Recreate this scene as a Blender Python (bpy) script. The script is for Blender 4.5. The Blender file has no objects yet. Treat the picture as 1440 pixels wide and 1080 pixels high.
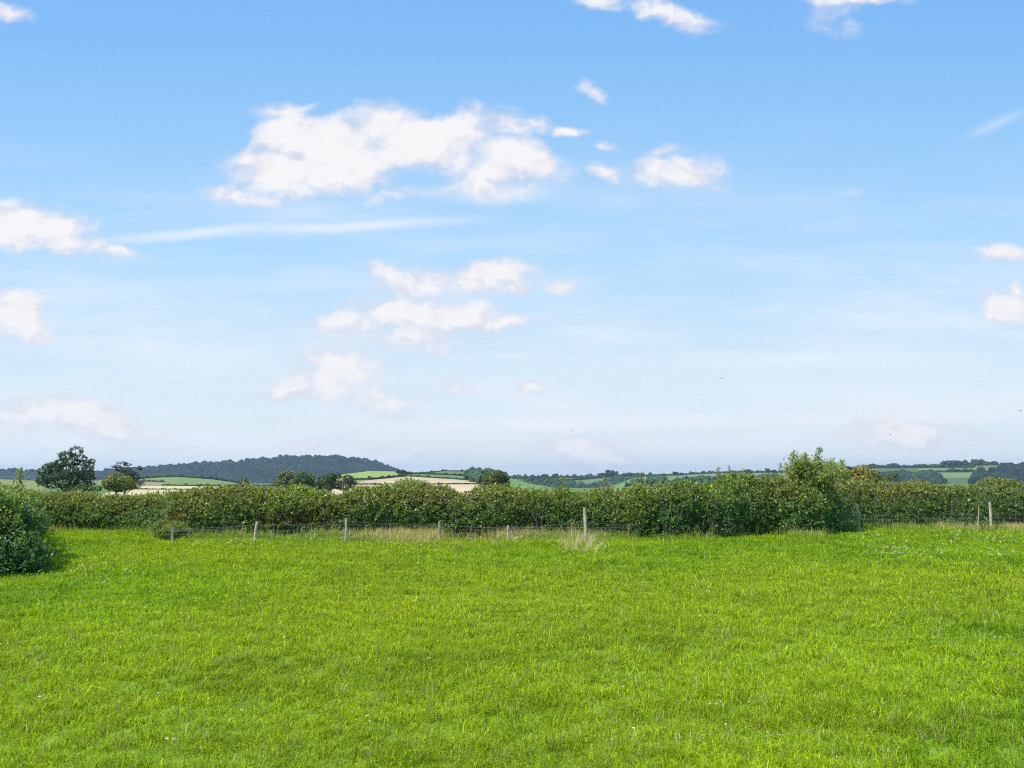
import bpy, bmesh, math, random
import numpy as np
from mathutils import Vector

R = math.radians
rng = np.random.default_rng(7)
random.seed(7)
S = bpy.context.scene
COL = S.collection

# ------------------------------------------------------------------ camera
CH = 2.1                       # eye height
PITCH = math.atan((672 - 540) / 1080)
cam = bpy.data.cameras.new("camera")
cam.lens = 27.0
cam.sensor_width = 36.0
cam.clip_start = 0.1
cam.clip_end = 40000
camo = bpy.data.objects.new("camera", cam)
camo.location = (0, 0, CH)
camo.rotation_euler = (math.pi / 2 + PITCH, 0, 0)
COL.objects.link(camo)
S.camera = camo

# ------------------------------------------------------------------ light and exposure
SUN_EL, SUN_AZ = R(57), R(-122)          # azimuth measured from +Y towards +X
S.view_settings.view_transform = 'Standard'
S.view_settings.look = 'None'
S.view_settings.gamma = 1.0
S.view_settings.exposure = 0.5
S.cycles.use_denoising = False
S.cycles.filter_width = 1.2
S.render.engine = 'CYCLES'
sun = bpy.data.lights.new("sun", 'SUN')
sun.energy = 5.0
sun.angle = R(0.55)
sun.color = (1.0, 0.955, 0.88)
suno = bpy.data.objects.new("sun", sun)
sd = Vector((math.sin(SUN_AZ) * math.cos(SUN_EL), math.cos(SUN_AZ) * math.cos(SUN_EL), math.sin(SUN_EL)))
suno.rotation_euler = sd.to_track_quat('Z', 'Y').to_euler()
COL.objects.link(suno)


def raydir(px, py):
    """world direction of a photo pixel (1440 x 1080)"""
    u = (np.asarray(px, float) - 720) / 1080
    v = (540 - np.asarray(py, float)) / 1080
    y = math.cos(PITCH) - v * math.sin(PITCH)
    z = math.sin(PITCH) + v * math.cos(PITCH)
    return u, y, z


# ------------------------------------------------------------------ world: Nishita sky with clouds by direction
def build_world():
    w = bpy.data.worlds.new("World")
    S.world = w
    w.use_nodes = True
    nt = w.node_tree
    N, L = nt.nodes, nt.links
    N.clear()
    out = N.new('ShaderNodeOutputWorld')
    bg = N.new('ShaderNodeBackground')
    L.new(bg.outputs[0], out.inputs[0])
    bg.inputs[1].default_value = 0.10
    sky = N.new('ShaderNodeTexSky')
    sky.sky_type = 'NISHITA'
    sky.sun_disc = False
    sky.sun_elevation = SUN_EL
    sky.sun_rotation = SUN_AZ
    sky.altitude = 0
    sky.air_density = 1.0
    sky.dust_density = 1.2
    sky.ozone_density = 1.0

    def math_(op, a, b=None, c=None, clamp=False):
        n = N.new('ShaderNodeMath')
        n.operation = op
        n.use_clamp = clamp
        for i, v in enumerate((a, b, c)):
            if v is None:
                continue
            if isinstance(v, (int, float)):
                n.inputs[i].default_value = v
            else:
                L.new(v, n.inputs[i])
        return n.outputs[0]

    def vmath(op, a, b=None):
        n = N.new('ShaderNodeVectorMath')
        n.operation = op
        for i, v in enumerate((a, b)):
            if v is None:
                continue
            if isinstance(v, tuple):
                n.inputs[i].default_value = v
            else:
                L.new(v, n.inputs[i])
        return n.outputs[1] if op == 'LENGTH' else n.outputs[0]

    def mix(fac, a, b, mode='MIX'):
        n = N.new('ShaderNodeMix')
        n.data_type = 'RGBA'
        n.blend_type = mode
        for idx, v in ((0, fac), (6, a), (7, b)):
            if isinstance(v, (int, float)):
                n.inputs[idx].default_value = v
            elif isinstance(v, tuple):
                n.inputs[idx].default_value = v
            else:
                L.new(v, n.inputs[idx])
        return n.outputs[2]

    def smooth(v, a, b, o0=0.0, o1=1.0):
        n = N.new('ShaderNodeMapRange')
        n.interpolation_type = 'SMOOTHSTEP'
        L.new(v, n.inputs[0])
        for i, k in ((1, a), (2, b), (3, o0), (4, o1)):
            n.inputs[i].default_value = k
        return n.outputs[0]

    tc = N.new('ShaderNodeTexCoord')
    sep = N.new('ShaderNodeSeparateXYZ')
    L.new(tc.outputs['Generated'], sep.inputs[0])
    X, Y, Z = sep.outputs
    yy = math_('MAXIMUM', Y, 0.05)
    U = math_('DIVIDE', X, yy)
    V = math_('DIVIDE', Z, yy)
    comb = N.new('ShaderNodeCombineXYZ')
    L.new(U, comb.inputs[0])
    L.new(V, comb.inputs[1])
    P = comb.outputs[0]

    def noise(vec, scale, detail, rough=0.55, lac=2.0):
        n = N.new('ShaderNodeTexNoise')
        n.inputs['Scale'].default_value = scale
        n.inputs['Detail'].default_value = detail
        n.inputs['Roughness'].default_value = rough
        n.inputs['Lacunarity'].default_value = lac
        L.new(vec, n.inputs['Vector'])
        return n
    # warp the plane a little so no puff is a clean ellipse
    wn = noise(P, 9.0, 4.0, 0.6)
    warp = vmath('MULTIPLY', vmath('SUBTRACT', wn.outputs['Color'], (0.5, 0.5, 0.5)), (0.075, 0.05, 0.0))
    PW = vmath('ADD', P, warp)

    def puffs(lst, PW):
        cur = None
        for (px, py, rx, ry, wt, rot) in lst:
            x, y, z = raydir(px, py)
            cx, cy = float(x / y), float(z / y)
            sx = math.cos(PITCH) / float(y)
            k = 1.4 if wt > .65 else 1.55
            d = vmath('SUBTRACT', PW, (cx, cy, 0.0))
            if rot:
                vr = N.new('ShaderNodeVectorRotate')
                vr.rotation_type = 'Z_AXIS'
                vr.inputs['Angle'].default_value = -R(rot)
                L.new(d, vr.inputs[0])
                d = vr.outputs[0]
            d = vmath('MULTIPLY', d, (1080 / (rx * k) / sx, 1080 / (ry * k) / sx, 0.0))
            ln = vmath('LENGTH', d)
            v = math_('MULTIPLY_ADD', ln, -wt, wt)
            if cur is None:
                cur = v
            else:
                n = N.new('ShaderNodeMath')
                n.operation = 'SMOOTH_MAX'
                L.new(cur, n.inputs[0])
                L.new(v, n.inputs[1])
                n.inputs[2].default_value = 0.18
                cur = n.outputs[0]
        return cur

    solid = [
        (345, 225, 32, 15, .8, 0), (395, 238, 66, 34, 1.2, 0), (415, 192, 46, 36, 1.15, 0), (470, 243, 85, 24, 1, 0),
        (475, 212, 90, 44, 1.3, 0), (535, 178, 50, 32, 1, 0), (600, 198, 92, 36, 1.3, 0), (655, 184, 42, 32, 1, 0),
        (700, 178, 38, 24, .9, -8), (746, 176, 23, 10, .6, 0), (705, 214, 54, 24, .9, -12), (745, 234, 46, 22, .85, -14), (690, 245, 70, 20, .6, 0),
        (650, 222, 50, 16, .7, 0), (625, 262, 70, 9, .5, 8), (690, 262, 60, 14, .5, -5),
        (395, 152, 52, 8, .55, 6), (332, 277, 32, 11, .6, -12), (362, 287, 22, 8, .4, 0),
        (15, 318, 60, 28, 1, 0), (75, 318, 52, 24, .9, 0), (105, 340, 50, 18, .8, -8), (165, 349, 40, 9, .7, -4),
        (8, 448, 52, 32, 1, -12), (38, 464, 40, 14, .9, 0),
        (66, 578, 60, 20, .95, 0), (112, 584, 64, 22, .95, -8), (160, 602, 62, 13, .8, -8), (20, 584, 50, 12, .6, 0),
        (830, 126, 20, 7, .45, -30), (804, 185, 24, 8, .8, 6), (850, 205, 17, 7, .66, 0), (849, 239, 28, 13, .95, -4),
        (922, 238, 32, 17, .6, 0), (957, 240, 36, 20, .6, 0), (936, 211, 22, 8, .5, 20), (993, 260, 18, 9, .35, 0),
        (548, 385, 24, 15, .9, -30), (600, 396, 60, 20, .9, 0), (690, 388, 58, 20, .9, 8), (655, 402, 52, 18, .9, 0),
        (718, 408, 30, 9, .7, 0), (786, 399, 25, 11, .8, -4),
        (492, 454, 46, 20, .9, 0), (560, 438, 70, 24, .9, 0), (640, 446, 66, 18, .9, -4), (700, 453, 44, 8, .8, 4),
        (570, 474, 90, 20, .42, 0),
        (405, 552, 42, 11, .9, 5), (447, 540, 56, 23, 1, 10), (482, 516, 56, 20, 1, -8), (532, 551, 16, 9, .5, 0),
        (570, 566, 60, 13, .33, 0), (643, 550, 28, 13, .55, 0), (750, 548, 27, 13, .75, 0),
        (848, 4, 26, 10, .6, 0), (935, 16, 52, 15, .65, -14), (1195, 2, 66, 8, .8, 0), (1190, 22, 42, 20, .33, -30),
        (1412, 355, 44, 13, .7, 0), (1424, 426, 34, 24, .8, 0), (1432, 402, 12, 14, .8, 0),
        (1275, 612, 88, 18, .9, 0), (818, 634, 66, 24, .95, 0), (866, 644, 50, 12, .66, 0), (12, 20, 34, 10, .5, -12),
        (450, 622, 40, 9, .35, 0), (560, 640, 60, 12, .3, 0),
    ]
    thin = [
        (290, 326, 130, 9, .6, 5), (470, 318, 200, 10, .5, 3), (430, 300, 180, 30, .32, 0), (690, 270, 110, 18, .4, 0),
        (150, 590, 220, 40, .3, 0), (1195, 272, 24, 10, .3, 0), (1157, 435, 5, 56, .22, -6), (300, 425, 75, 3.5, .3, -28), (110, 600, 200, 18, .3, 0), (640, 610, 260, 14, .3, 0),
        (980, 592, 560, 13, .75, 1), (1150, 505, 520, 22, .34, 1), (1300, 570, 300, 30, .45, 0), (1050, 625, 500, 14, .4, 0),
        (1130, 420, 70, 34, .2, 0), (700, 600, 500, 20, .24, 0), (1400, 175, 60, 10, .25, 25), (870, 280, 120, 30, .2, 0),
        (1240, 545, 420, 16, .3, 0), (720, 500, 50, 7, .35, -4), (470, 490, 260, 60, .18, 0)
    ]
    fs = puffs(solid, PW)
    ft = puffs(thin, vmath('ADD', P, vmath('MULTIPLY', warp, (0.3, 0.18, 0.0))))
    n1 = noise(vmath('MULTIPLY', PW, (1.0, 1.35, 1.0)), 13.0, 9.0, 0.56, 2.1)
    n1f = n1.outputs[0]
    body = math_('MULTIPLY_ADD', math_('SUBTRACT', n1f, 0.5), 1.9, fs)
    a_solid = smooth(body, -0.15, 0.66)
    a_solid = math_('MULTIPLY', a_solid, smooth(fs, -0.25, 0.1), clamp=True)
    n2 = noise(vmath('MULTIPLY', PW, (0.5, 3.0, 1.0)), 7.0, 8.0, 0.6)
    thinb = math_('MULTIPLY', smooth(ft, 0.0, 0.55), smooth(n2.outputs[0], 0.25, 0.7, 0.45, 1.0))
    # high veil, streaky, thicker low down
    n3 = noise(vmath('MULTIPLY', P, (0.9, 5.0, 1.0)), 3.0, 8.0, 0.6)
    veil = math_('MULTIPLY', smooth(n3.outputs[0], 0.38, 0.72), smooth(V, 0.55, 0.02, 0.0, 0.75))
    a_thin = math_('MAXIMUM', math_('MULTIPLY', thinb, 0.95), veil)
    # relief: noise taken a little towards the sun minus noise here
    off = vmath('ADD', vmath('MULTIPLY', PW, (1.0, 1.35, 1.0)), (-0.006, 0.016, 0.0))
    n1b = noise(off, 13.0, 6.0, 0.58, 2.1)
    relief = math_('SUBTRACT', n1f, n1b.outputs[0])
    lit = smooth(math_('MULTIPLY_ADD', relief, 2.0, body), -0.05, 0.85)
    ccol = mix(lit, (5.3, 5.3, 6.0, 1), (6.8, 6.65, 6.7, 1))

    # grade the Nishita blue towards the photo's: paler near the horizon
    g = N.new('ShaderNodeMapRange')
    g.interpolation_type = 'LINEAR'
    L.new(V, g.inputs[0])
    g.inputs[1].default_value = 0.0
    g.inputs[2].default_value = 0.75
    ramp = N.new('ShaderNodeValToRGB')
    L.new(g.outputs[0], ramp.inputs[0])
    e = ramp.color_ramp.elements
    e[0].position = 0.0
    e[0].color = (6.2, 6.65, 6.6, 1)
    e[1].position = 1.0
    e[1].color = (1.4, 3.45, 7.0, 1)
    for p, c in ((0.16, (5.3, 6.35, 7.0, 1)), (0.40, (3.4, 5.5, 7.5, 1)), (0.62, (2.35, 4.6, 7.4, 1)), (0.8, (1.7, 3.95, 7.2, 1))):
        k = e.new(p)
        k.color = c
    base = mix(0.85, sky.outputs[0], ramp.outputs[0])
    up = smooth(Y, -0.05, 0.12)
    c1 = mix(math_('MULTIPLY', a_thin, up), base, (6.4, 6.65, 7.15, 1))
    c2 = mix(math_('MULTIPLY', math_('MULTIPLY', a_solid, up), 0.97), c1, ccol)
    below = smooth(Z, -0.02, 0.0)
    c3 = mix(below, (2.0, 2.2, 1.6, 1), c2)
    L.new(c3, bg.inputs[0])


build_world()

# ------------------------------------------------------------------ numpy helpers


def _hash(ix, iy, iz, seed):
    h = (ix.astype(np.int64) * 374761393 + iy.astype(np.int64) * 668265263 + iz.astype(np.int64) * 2147483647 + seed * 144665) & 0xffffffff
    h = ((h ^ (h >> 13)) * 1274126177) & 0xffffffff
    h = h ^ (h >> 16)
    return (h & 0xffff) / 65535.0


def vnoise(x, y, z=0.0, seed=0):
    x = np.asarray(x, float); y = np.asarray(y, float); z = np.zeros_like(x) + z
    ix, iy, iz = np.floor(x), np.floor(y), np.floor(z)
    fx, fy, fz = x - ix, y - iy, z - iz
    fx, fy, fz = [f * f * (3 - 2 * f) for f in (fx, fy, fz)]
    r = 0
    for a in (0, 1):
        for b in (0, 1):
            for c in (0, 1):
                wt = (fx if a else 1 - fx) * (fy if b else 1 - fy) * (fz if c else 1 - fz)
                r = r + wt * _hash(ix + a, iy + b, iz + c, seed)
    return r * 2 - 1


def fbm(x, y, z=0.0, oct=3, seed=0):
    r, a = 0, 0.55
    for i in range(oct):
        k = 2.03 ** i
        r = r + a * vnoise(np.asarray(x) * k, np.asarray(y) * k, np.asarray(z) * k, seed + i * 17)
        a *= 0.5
    return r


def norm(v):
    return v / np.maximum(np.linalg.norm(v, axis=-1, keepdims=True), 1e-9)


def mesh_np(name, V, F, col=None, mat=None, parent=None, smooth=False, loc=None):
    """V (n,3), F (m,k) array or list of such arrays, col (n,3)"""
    if not isinstance(F, (list, tuple)):
        F = [F]
    F = [f for f in F if len(f)]
    me = bpy.data.meshes.new(name)
    V = np.asarray(V, np.float32)
    if loc is not None:
        V = V - np.asarray(loc, np.float32)
    me.vertices.add(len(V))
    me.vertices.foreach_set('co', V.ravel())
    loops = np.concatenate([f.ravel() for f in F]).astype(np.int32)
    sizes = np.concatenate([np.full(len(f), f.shape[1]) for f in F])
    starts = np.concatenate([[0], np.cumsum(sizes)[:-1]]).astype(np.int32)
    me.loops.add(len(loops))
    me.loops.foreach_set('vertex_index', loops)
    me.polygons.add(len(sizes))
    me.polygons.foreach_set('loop_start', starts)
    me.update(calc_edges=True)
    me.polygons.foreach_set('use_smooth', np.full(len(sizes), smooth))
    if col is not None:
        at = me.color_attributes.new('Col', 'FLOAT_COLOR', 'POINT')
        c4 = np.ones((len(V), 4), np.float32)
        c4[:, :3] = col
        at.data.foreach_set('color', c4.ravel())
    if mat:
        me.materials.append(mat)
    o = bpy.data.objects.new(name, me)
    if loc is not None and parent is None:
        o.location = loc
    COL.objects.link(o)
    if parent is not None:
        o.parent = parent
    return o


def thing(name, label, cat, loc=(0, 0, 0), group=None):
    o = bpy.data.objects.new(name, None)
    o.empty_display_size = 0.2
    o.location = loc
    COL.objects.link(o)
    o['label'] = label
    o['category'] = cat
    if group:
        o['group'] = group
    return o


def tag(o, label=None, cat=None, kind=None, group=None):
    if label: o['label'] = label
    if cat: o['category'] = cat
    if kind: o['kind'] = kind
    if group: o['group'] = group
    return o


def leaves(pos, axis, nrm, ln, wd):
    """folded four-corner leaves; returns V, F"""
    n = len(pos)
    axis = norm(axis)
    side = norm(np.cross(axis, nrm))
    up = norm(np.cross(side, axis))
    ln = np.asarray(ln)[:, None]
    wd = np.asarray(wd)[:, None]
    a = pos
    b = pos + axis * ln * 0.45 + side * wd * 0.5 + up * wd * 0.18
    c = pos + axis * ln
    d = pos + axis * ln * 0.45 - side * wd * 0.5 + up * wd * 0.18
    V = np.stack([a, b, c, d], 1).reshape(-1, 3)
    i = np.arange(n)[:, None] * 4
    F = np.concatenate([i + [[0, 1, 2]], i + [[0, 2, 3]]], 0)
    return V, F


def tubes(P0, P1, r0, r1, sides=4):
    """many straight tapered twigs"""
    P0 = np.asarray(P0, float); P1 = np.asarray(P1, float)
    n = len(P0)
    ax = norm(P1 - P0)
    ref = np.where(np.abs(ax[:, 2:3]) > 0.9, [[1.0, 0, 0]], [[0, 0, 1.0]])
    s = norm(np.cross(ax, ref)); t = np.cross(s, ax)
    ring0, ring1 = [], []
    for k in range(sides):
        a = 2 * math.pi * k / sides
        d = s * math.cos(a) + t * math.sin(a)
        ring0.append(P0 + d * np.asarray(r0)[:, None])
        ring1.append(P1 + d * np.asarray(r1)[:, None])
    V = np.stack(ring0 + ring1, 1).reshape(-1, 3)
    i = np.arange(n)[:, None] * (2 * sides)
    F = [i + [[k, (k + 1) % sides, sides + (k + 1) % sides, sides + k]] for k in range(sides)]
    return V, np.concatenate(F, 0)


def polytube(pts, radii, sides=8, jitter=0.0):
    """one bent tube with closed ends"""
    pts = np.asarray(pts, float)
    n = len(pts)
    tan = norm(np.gradient(pts, axis=0))
    V = []
    for i in range(n):
        ax = tan[i]
        ref = np.array([0, 1.0, 0]) if abs(ax[1]) < 0.9 else np.array([1.0, 0, 0])
        s = np.cross(ax, ref); s /= np.linalg.norm(s)
        t = np.cross(s, ax)
        for k in range(sides):
            a = 2 * math.pi * k / sides
            r = radii[i] * (1 + jitter * (rng.random() - .5))
            V.append(pts[i] + (s * math.cos(a) + t * math.sin(a)) * r)
    F = []
    for i in range(n - 1):
        for k in range(sides):
            a = i * sides + k; b = i * sides + (k + 1) % sides
            F.append((a, b, b + sides, a + sides))
    V.append(pts[0]); V.append(pts[-1])
    T = []
    for k in range(sides):
        T.append((n * sides, (k + 1) % sides, k))
        T.append((n * sides + 1, (n - 1) * sides + k, (n - 1) * sides + (k + 1) % sides))
    return np.array(V), np.array(F), np.array(T)


class Bag:
    def __init__(s):
        s.V, s.F, s.C, s.n = [], {3: [], 4: []}, [], 0

    def add(s, V, *Fs, col=None):
        for F in Fs:
            if len(F):
                s.F[F.shape[1]].append(F + s.n)
        s.V.append(V)
        if col is not None:
            col = np.asarray(col, float)
            if col.ndim == 1:
                col = np.tile(col, (len(V), 1))
            s.C.append(col)
        s.n += len(V)

    def build(s, name, mat, parent=None, smooth=False, loc=None):
        V = np.concatenate(s.V)
        F = [np.concatenate(f) for f in s.F.values() if f]
        C = np.concatenate(s.C) if s.C else None
        return mesh_np(name, V, F, C, mat, parent, smooth, loc)


# ------------------------------------------------------------------ materials
def leaf_mat(name, trans=0.35, rough=0.5, spec=0.4, tint=(1, 1, 1), trans_tint=(1.15, 1.25, 0.55)):
    m = bpy.data.materials.new(name)
    m.use_nodes = True
    N, L = m.node_tree.nodes, m.node_tree.links
    N.clear()
    out = N.new('ShaderNodeOutputMaterial')
    at = N.new('ShaderNodeAttribute'); at.attribute_name = 'Col'
    mul = N.new('ShaderNodeVectorMath'); mul.operation = 'MULTIPLY'; mul.inputs[1].default_value = tint
    L.new(at.outputs[0], mul.inputs[0])
    pb = N.new('ShaderNodeBsdfPrincipled')
    pb.inputs['Roughness'].default_value = rough
    pb.inputs['Specular IOR Level'].default_value = spec
    L.new(mul.outputs[0], pb.inputs['Base Color'])
    tr = N.new('ShaderNodeBsdfTranslucent')
    m2 = N.new('ShaderNodeVectorMath'); m2.operation = 'MULTIPLY'; m2.inputs[1].default_value = trans_tint
    L.new(mul.outputs[0], m2.inputs[0])
    L.new(m2.outputs[0], tr.inputs[0])
    mx = N.new('ShaderNodeMixShader'); mx.inputs[0].default_value = trans
    L.new(pb.outputs[0], mx.inputs[1]); L.new(tr.outputs[0], mx.inputs[2])
    L.new(mx.outputs[0], out.inputs[0])
    return m


def noisy_mat(name, c0, c1, scale, rough=0.85, bump=0.3, stretch=(1, 1, 1), attr=False, dist=0.02):
    m = bpy.data.materials.new(name)
    m.use_nodes = True
    N, L = m.node_tree.nodes, m.node_tree.links
    pb = N['Principled BSDF']
    tc = N.new('ShaderNodeTexCoord')
    mp = N.new('ShaderNodeMapping'); mp.inputs['Scale'].default_value = stretch
    L.new(tc.outputs['Object'], mp.inputs[0])
    ns = N.new('ShaderNodeTexNoise'); ns.inputs['Scale'].default_value = scale; ns.inputs['Detail'].default_value = 8
    ns.inputs['Roughness'].default_value = 0.65
    L.new(mp.outputs[0], ns.inputs['Vector'])
    rp = N.new('ShaderNodeValToRGB')
    rp.color_ramp.elements[0].position = 0.32; rp.color_ramp.elements[0].color = (*c0, 1)
    rp.color_ramp.elements[1].position = 0.68; rp.color_ramp.elements[1].color = (*c1, 1)
    L.new(ns.outputs[0], rp.inputs[0])
    src = rp.outputs[0]
    if attr:
        at = N.new('ShaderNodeAttribute'); at.attribute_name = 'Col'
        mu = N.new('ShaderNodeVectorMath'); mu.operation = 'MULTIPLY'
        L.new(at.outputs[0], mu.inputs[0]); L.new(src, mu.inputs[1])
        src = mu.outputs[0]
    L.new(src, pb.inputs['Base Color'])
    pb.inputs['Roughness'].default_value = rough
    pb.inputs['Specular IOR Level'].default_value = 0.15
    bp = N.new('ShaderNodeBump'); bp.inputs['Strength'].default_value = bump; bp.inputs['Distance'].default_value = dist
    L.new(ns.outputs[0], bp.inputs['Height']); L.new(bp.outputs[0], pb.inputs['Normal'])
    return m


M_GROUND = noisy_mat('pasture_and_crops', (0.72, 0.72, 0.7), (1.2, 1.2, 1.2), 0.35, attr=True, bump=0.0)
M_GRASS = leaf_mat('grass_blade', 0.42, 0.5, 0.18, trans_tint=(1.1, 1.2, 0.45))
M_STRAW = leaf_mat('dry_grass', 0.3, 0.6, 0.25, trans_tint=(1.1, 1.05, 0.8))
M_HEDGE = leaf_mat('hedge_leaf', 0.40, 0.45, 0.42, trans_tint=(1.45, 1.5, 0.6))
M_TREE = leaf_mat('tree_leaf', 0.25, 0.6, 0.25)
M_WOOD = leaf_mat('far_wood_leaf', 0.1, 0.85, 0.05)
M_TWIG = noisy_mat('hedge_twig', (0.10, 0.075, 0.05), (0.27, 0.22, 0.17), 9, bump=0.2)
M_BARK = noisy_mat('tree_bark', (0.07, 0.055, 0.04), (0.17, 0.14, 0.11), 3, bump=0.5)
M_POST = noisy_mat('weathered_post', (0.26, 0.20, 0.14), (0.62, 0.52, 0.40), 14, bump=0.5, stretch=(1, 1, 0.12))
M_FLOWER = leaf_mat('petal', 0.3, 0.7, 0.2, trans_tint=(1, 1, 1))


def plain(name, c, rough=0.5, metal=0.0):
    m = bpy.data.materials.new(name)
    m.use_nodes = True
    N, L = m.node_tree.nodes, m.node_tree.links
    pb = N['Principled BSDF']
    ns = N.new('ShaderNodeTexNoise'); ns.inputs['Scale'].default_value = 6
    rp = N.new('ShaderNodeValToRGB')
    rp.color_ramp.elements[0].color = (*[k * .7 for k in c], 1)
    rp.color_ramp.elements[1].color = (*c, 1)
    L.new(ns.outputs[0], rp.inputs[0]); L.new(rp.outputs[0], pb.inputs['Base Color'])
    pb.inputs['Roughness'].default_value = rough
    pb.inputs['Metallic'].default_value = metal
    return m


M_WIRE = plain('galvanised_wire', (0.27, 0.28, 0.28), 0.75, 0.0)
M_RENDERW = plain('white_render', (0.8, 0.79, 0.76), 0.8)
M_SLATE = plain('slate', (0.16, 0.16, 0.18), 0.7)
M_GLASSD = plain('dark_pane', (0.04, 0.05, 0.06), 0.2)
M_BIRD = plain('dark_feather', (0.03, 0.03, 0.035), 0.7)

# ------------------------------------------------------------------ terrain: one sheet to the horizon
# crest lines of the three rises, read as (photo x, photo y)
C1 = [(-300, 676), (0, 674), (50, 676), (130, 676), (190, 673), (250, 669.3), (300, 673), (335, 680), (400, 683), (440, 677),
      (480, 667.5), (520, 662.3), (560, 663), (575, 665), (600, 664), (625, 661.6), (640, 661.2), (680, 665), (705, 668.5), (720, 673),
      (745, 680), (780, 686), (840, 686), (868, 681), (890, 672.5), (910, 670.2), (960, 669.5), (1000, 671.5), (1050, 669),
      (1100, 667), (1200, 676), (1300, 681), (1440, 680), (1800, 680)]
C2 = [(-300, 680), (560, 680), (680, 676), (735, 672), (780, 671.2), (830, 671), (850, 670), (900, 668.7), (960, 667), (1000, 665),
      (1040, 663.7), (1100, 664), (1140, 660), (1200, 656.2), (1230, 655.2), (1280, 655.4), (1330, 653.6), (1360, 654.6),
      (1400, 653.4), (1440, 653.5), (1800, 650)]
C3 = [(-300, 668), (0, 667), (40, 668), (60, 669), (130, 666), (150, 665), (190, 661), (220, 659), (245, 656.5), (270, 655), (285, 653),
      (300, 653.5), (320, 651), (335, 652), (350, 648.5), (375, 647), (400, 644.3), (450, 644), (480, 644), (490, 647),
      (515, 648.5), (530, 652), (545, 657), (560, 663), (575, 668), (600, 674), (1800, 676)]


def az_te(px, py):
    x, y, z = raydir(px, py)
    return np.arctan2(x, y), z / np.hypot(x, y)


def table(tab):
    a = np.array(tab, float)
    return az_te(a[:, 0], a[:, 1])


T1, T2, T3 = table(C1), table(C2), table(C3)
A0, E0 = az_te(720, 694)
R1, R2, R3 = 950.0, 2000.0, 3000.0


def tan_e(az, r):
    e1 = np.interp(az, *T1); e2 = np.interp(az, *T2); e3 = np.interp(az, *T3)
    lr = np.log(r)
    nodes = [(36, -CH / 36 + 0 * e1), (300, E0 + 0 * e1), (R1, e1), (R1 * 1.3, np.minimum(e1, e2) - 0.0055), (R2, e2),
             (R2 * 1.2, np.minimum(e2, e3) - 0.005), (R3, e3), (R3 * 1.25, e3 - 0.006), (11000, -0.006 + 0 * e1)]
    out = np.zeros(np.broadcast(az, r).shape)
    for (ra, ea), (rb, eb) in zip(nodes[:-1], nodes[1:]):
        t = np.clip((lr - math.log(ra)) / (math.log(rb) - math.log(ra)), 0, 1)
        m = (r > ra) & (r <= rb)
        out = np.where(m, ea + (eb - ea) * t, out)
    return out


def near_z(x, y):
    return 0.12 * fbm(x / 7, y / 7, 0, 2, 5) + 0.05 * fbm(x / 1.3, y / 1.3, 0, 2, 9)


def ground_z(x, y):
    x = np.asarray(x, float); y = np.asarray(y, float)
    r = np.maximum(np.hypot(x, y), 0.5)
    az = np.arctan2(x, y)
    far = CH + r * tan_e(az, np.maximum(r, 36.01))
    k = np.clip((r - 36) / 6, 0, 1)
    k = k * k * (3 - 2 * k)
    far = np.where(r > 36, far, 0)
    mid = near_z(x, y) * np.clip((70 - r) / 30, 0, 1)
    return far * k + mid


def at_flat(px, py):
    """point on the near field seen at a pixel"""
    x, y, z = raydir(px, py)
    t = -CH / z
    return float(x * t), float(y * t)


def on_slope(px, py, layer):
    """point on the rise `layer` (1..3) seen at a pixel, by solving for its distance"""
    az, te = az_te(px, py)
    lo, hi = {1: (60, R1), 2: (R1 * 1.3, R2), 3: (R2 * 1.2, R3)}[layer]
    rr = np.exp(np.linspace(math.log(lo), math.log(hi), 400))
    e = tan_e(np.full_like(rr, az), rr)
    r = float(np.interp(te, e, rr))
    x, y = r * math.sin(az), r * math.cos(az)
    return np.array([x, y, float(ground_z(x, y))])


def inpoly(px, py, poly):
    poly = np.array(poly, float)
    inside = np.zeros(px.shape, bool)
    j = len(poly) - 1
    for i in range(len(poly)):
        xi, yi = poly[i]; xj, yj = poly[j]
        c = ((yi > py) != (yj > py)) & (px < (xj - xi) * (py - yi) / (yj - yi + 1e-12) + xi)
        inside ^= c
        j = i
    return inside


# ------------------------------------------------------------------ hedge line in plan, read from the photo
# x pixel, base y, top y
HT = np.array([(-260, 747, 684), (0, 747, 688), (60, 747, 692), (130, 747, 693), (200, 748, 692), (232, 750, 690), (246, 757, 689),
               (300, 757, 689), (380, 757, 690), (440, 757, 692), (480, 757, 690), (500, 757, 687), (545, 756, 684),
               (600, 756, 684), (640, 756, 689), (680, 756, 689), (720, 756, 691), (760, 755, 688), (790, 755, 685), (820, 754, 689),
               (850, 753, 683), (880, 754, 687), (905, 755.5, 682), (940, 757, 679), (1000, 756, 674), (1035, 751, 673), (1080, 750, 676),
               (1110, 752.5, 676), (1150, 752.5, 677), (1176, 746, 677), (1196, 741, 677), (1250, 741, 679), (1290, 741, 678),
               (1340, 740, 674), (1400, 739, 667), (1440, 739, 669), (1700, 740, 672)], float)
HD = CH * 1080 / (HT[:, 1] - 672)         # depth of the front foot


def hedge_front(px):
    return np.interp(px, HT[:, 0], HD)


def hedge_height(px):
    d = np.interp(px, HT[:, 0], HD) + 1.1
    top = np.interp(px, HT[:, 0], HT[:, 2])
    return (CH - (top - 672) / 1080 * d) * 0.985 + 0.13 * fbm(np.asarray(px) / 26.0, 0 * np.asarray(px), 0, 3, 401)


def hedge_front_y(X, Y):
    px = 720 + 1080 * X / np.maximum(Y, 1)
    return np.where(Y > 10, hedge_front(px), 1e9)


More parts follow.
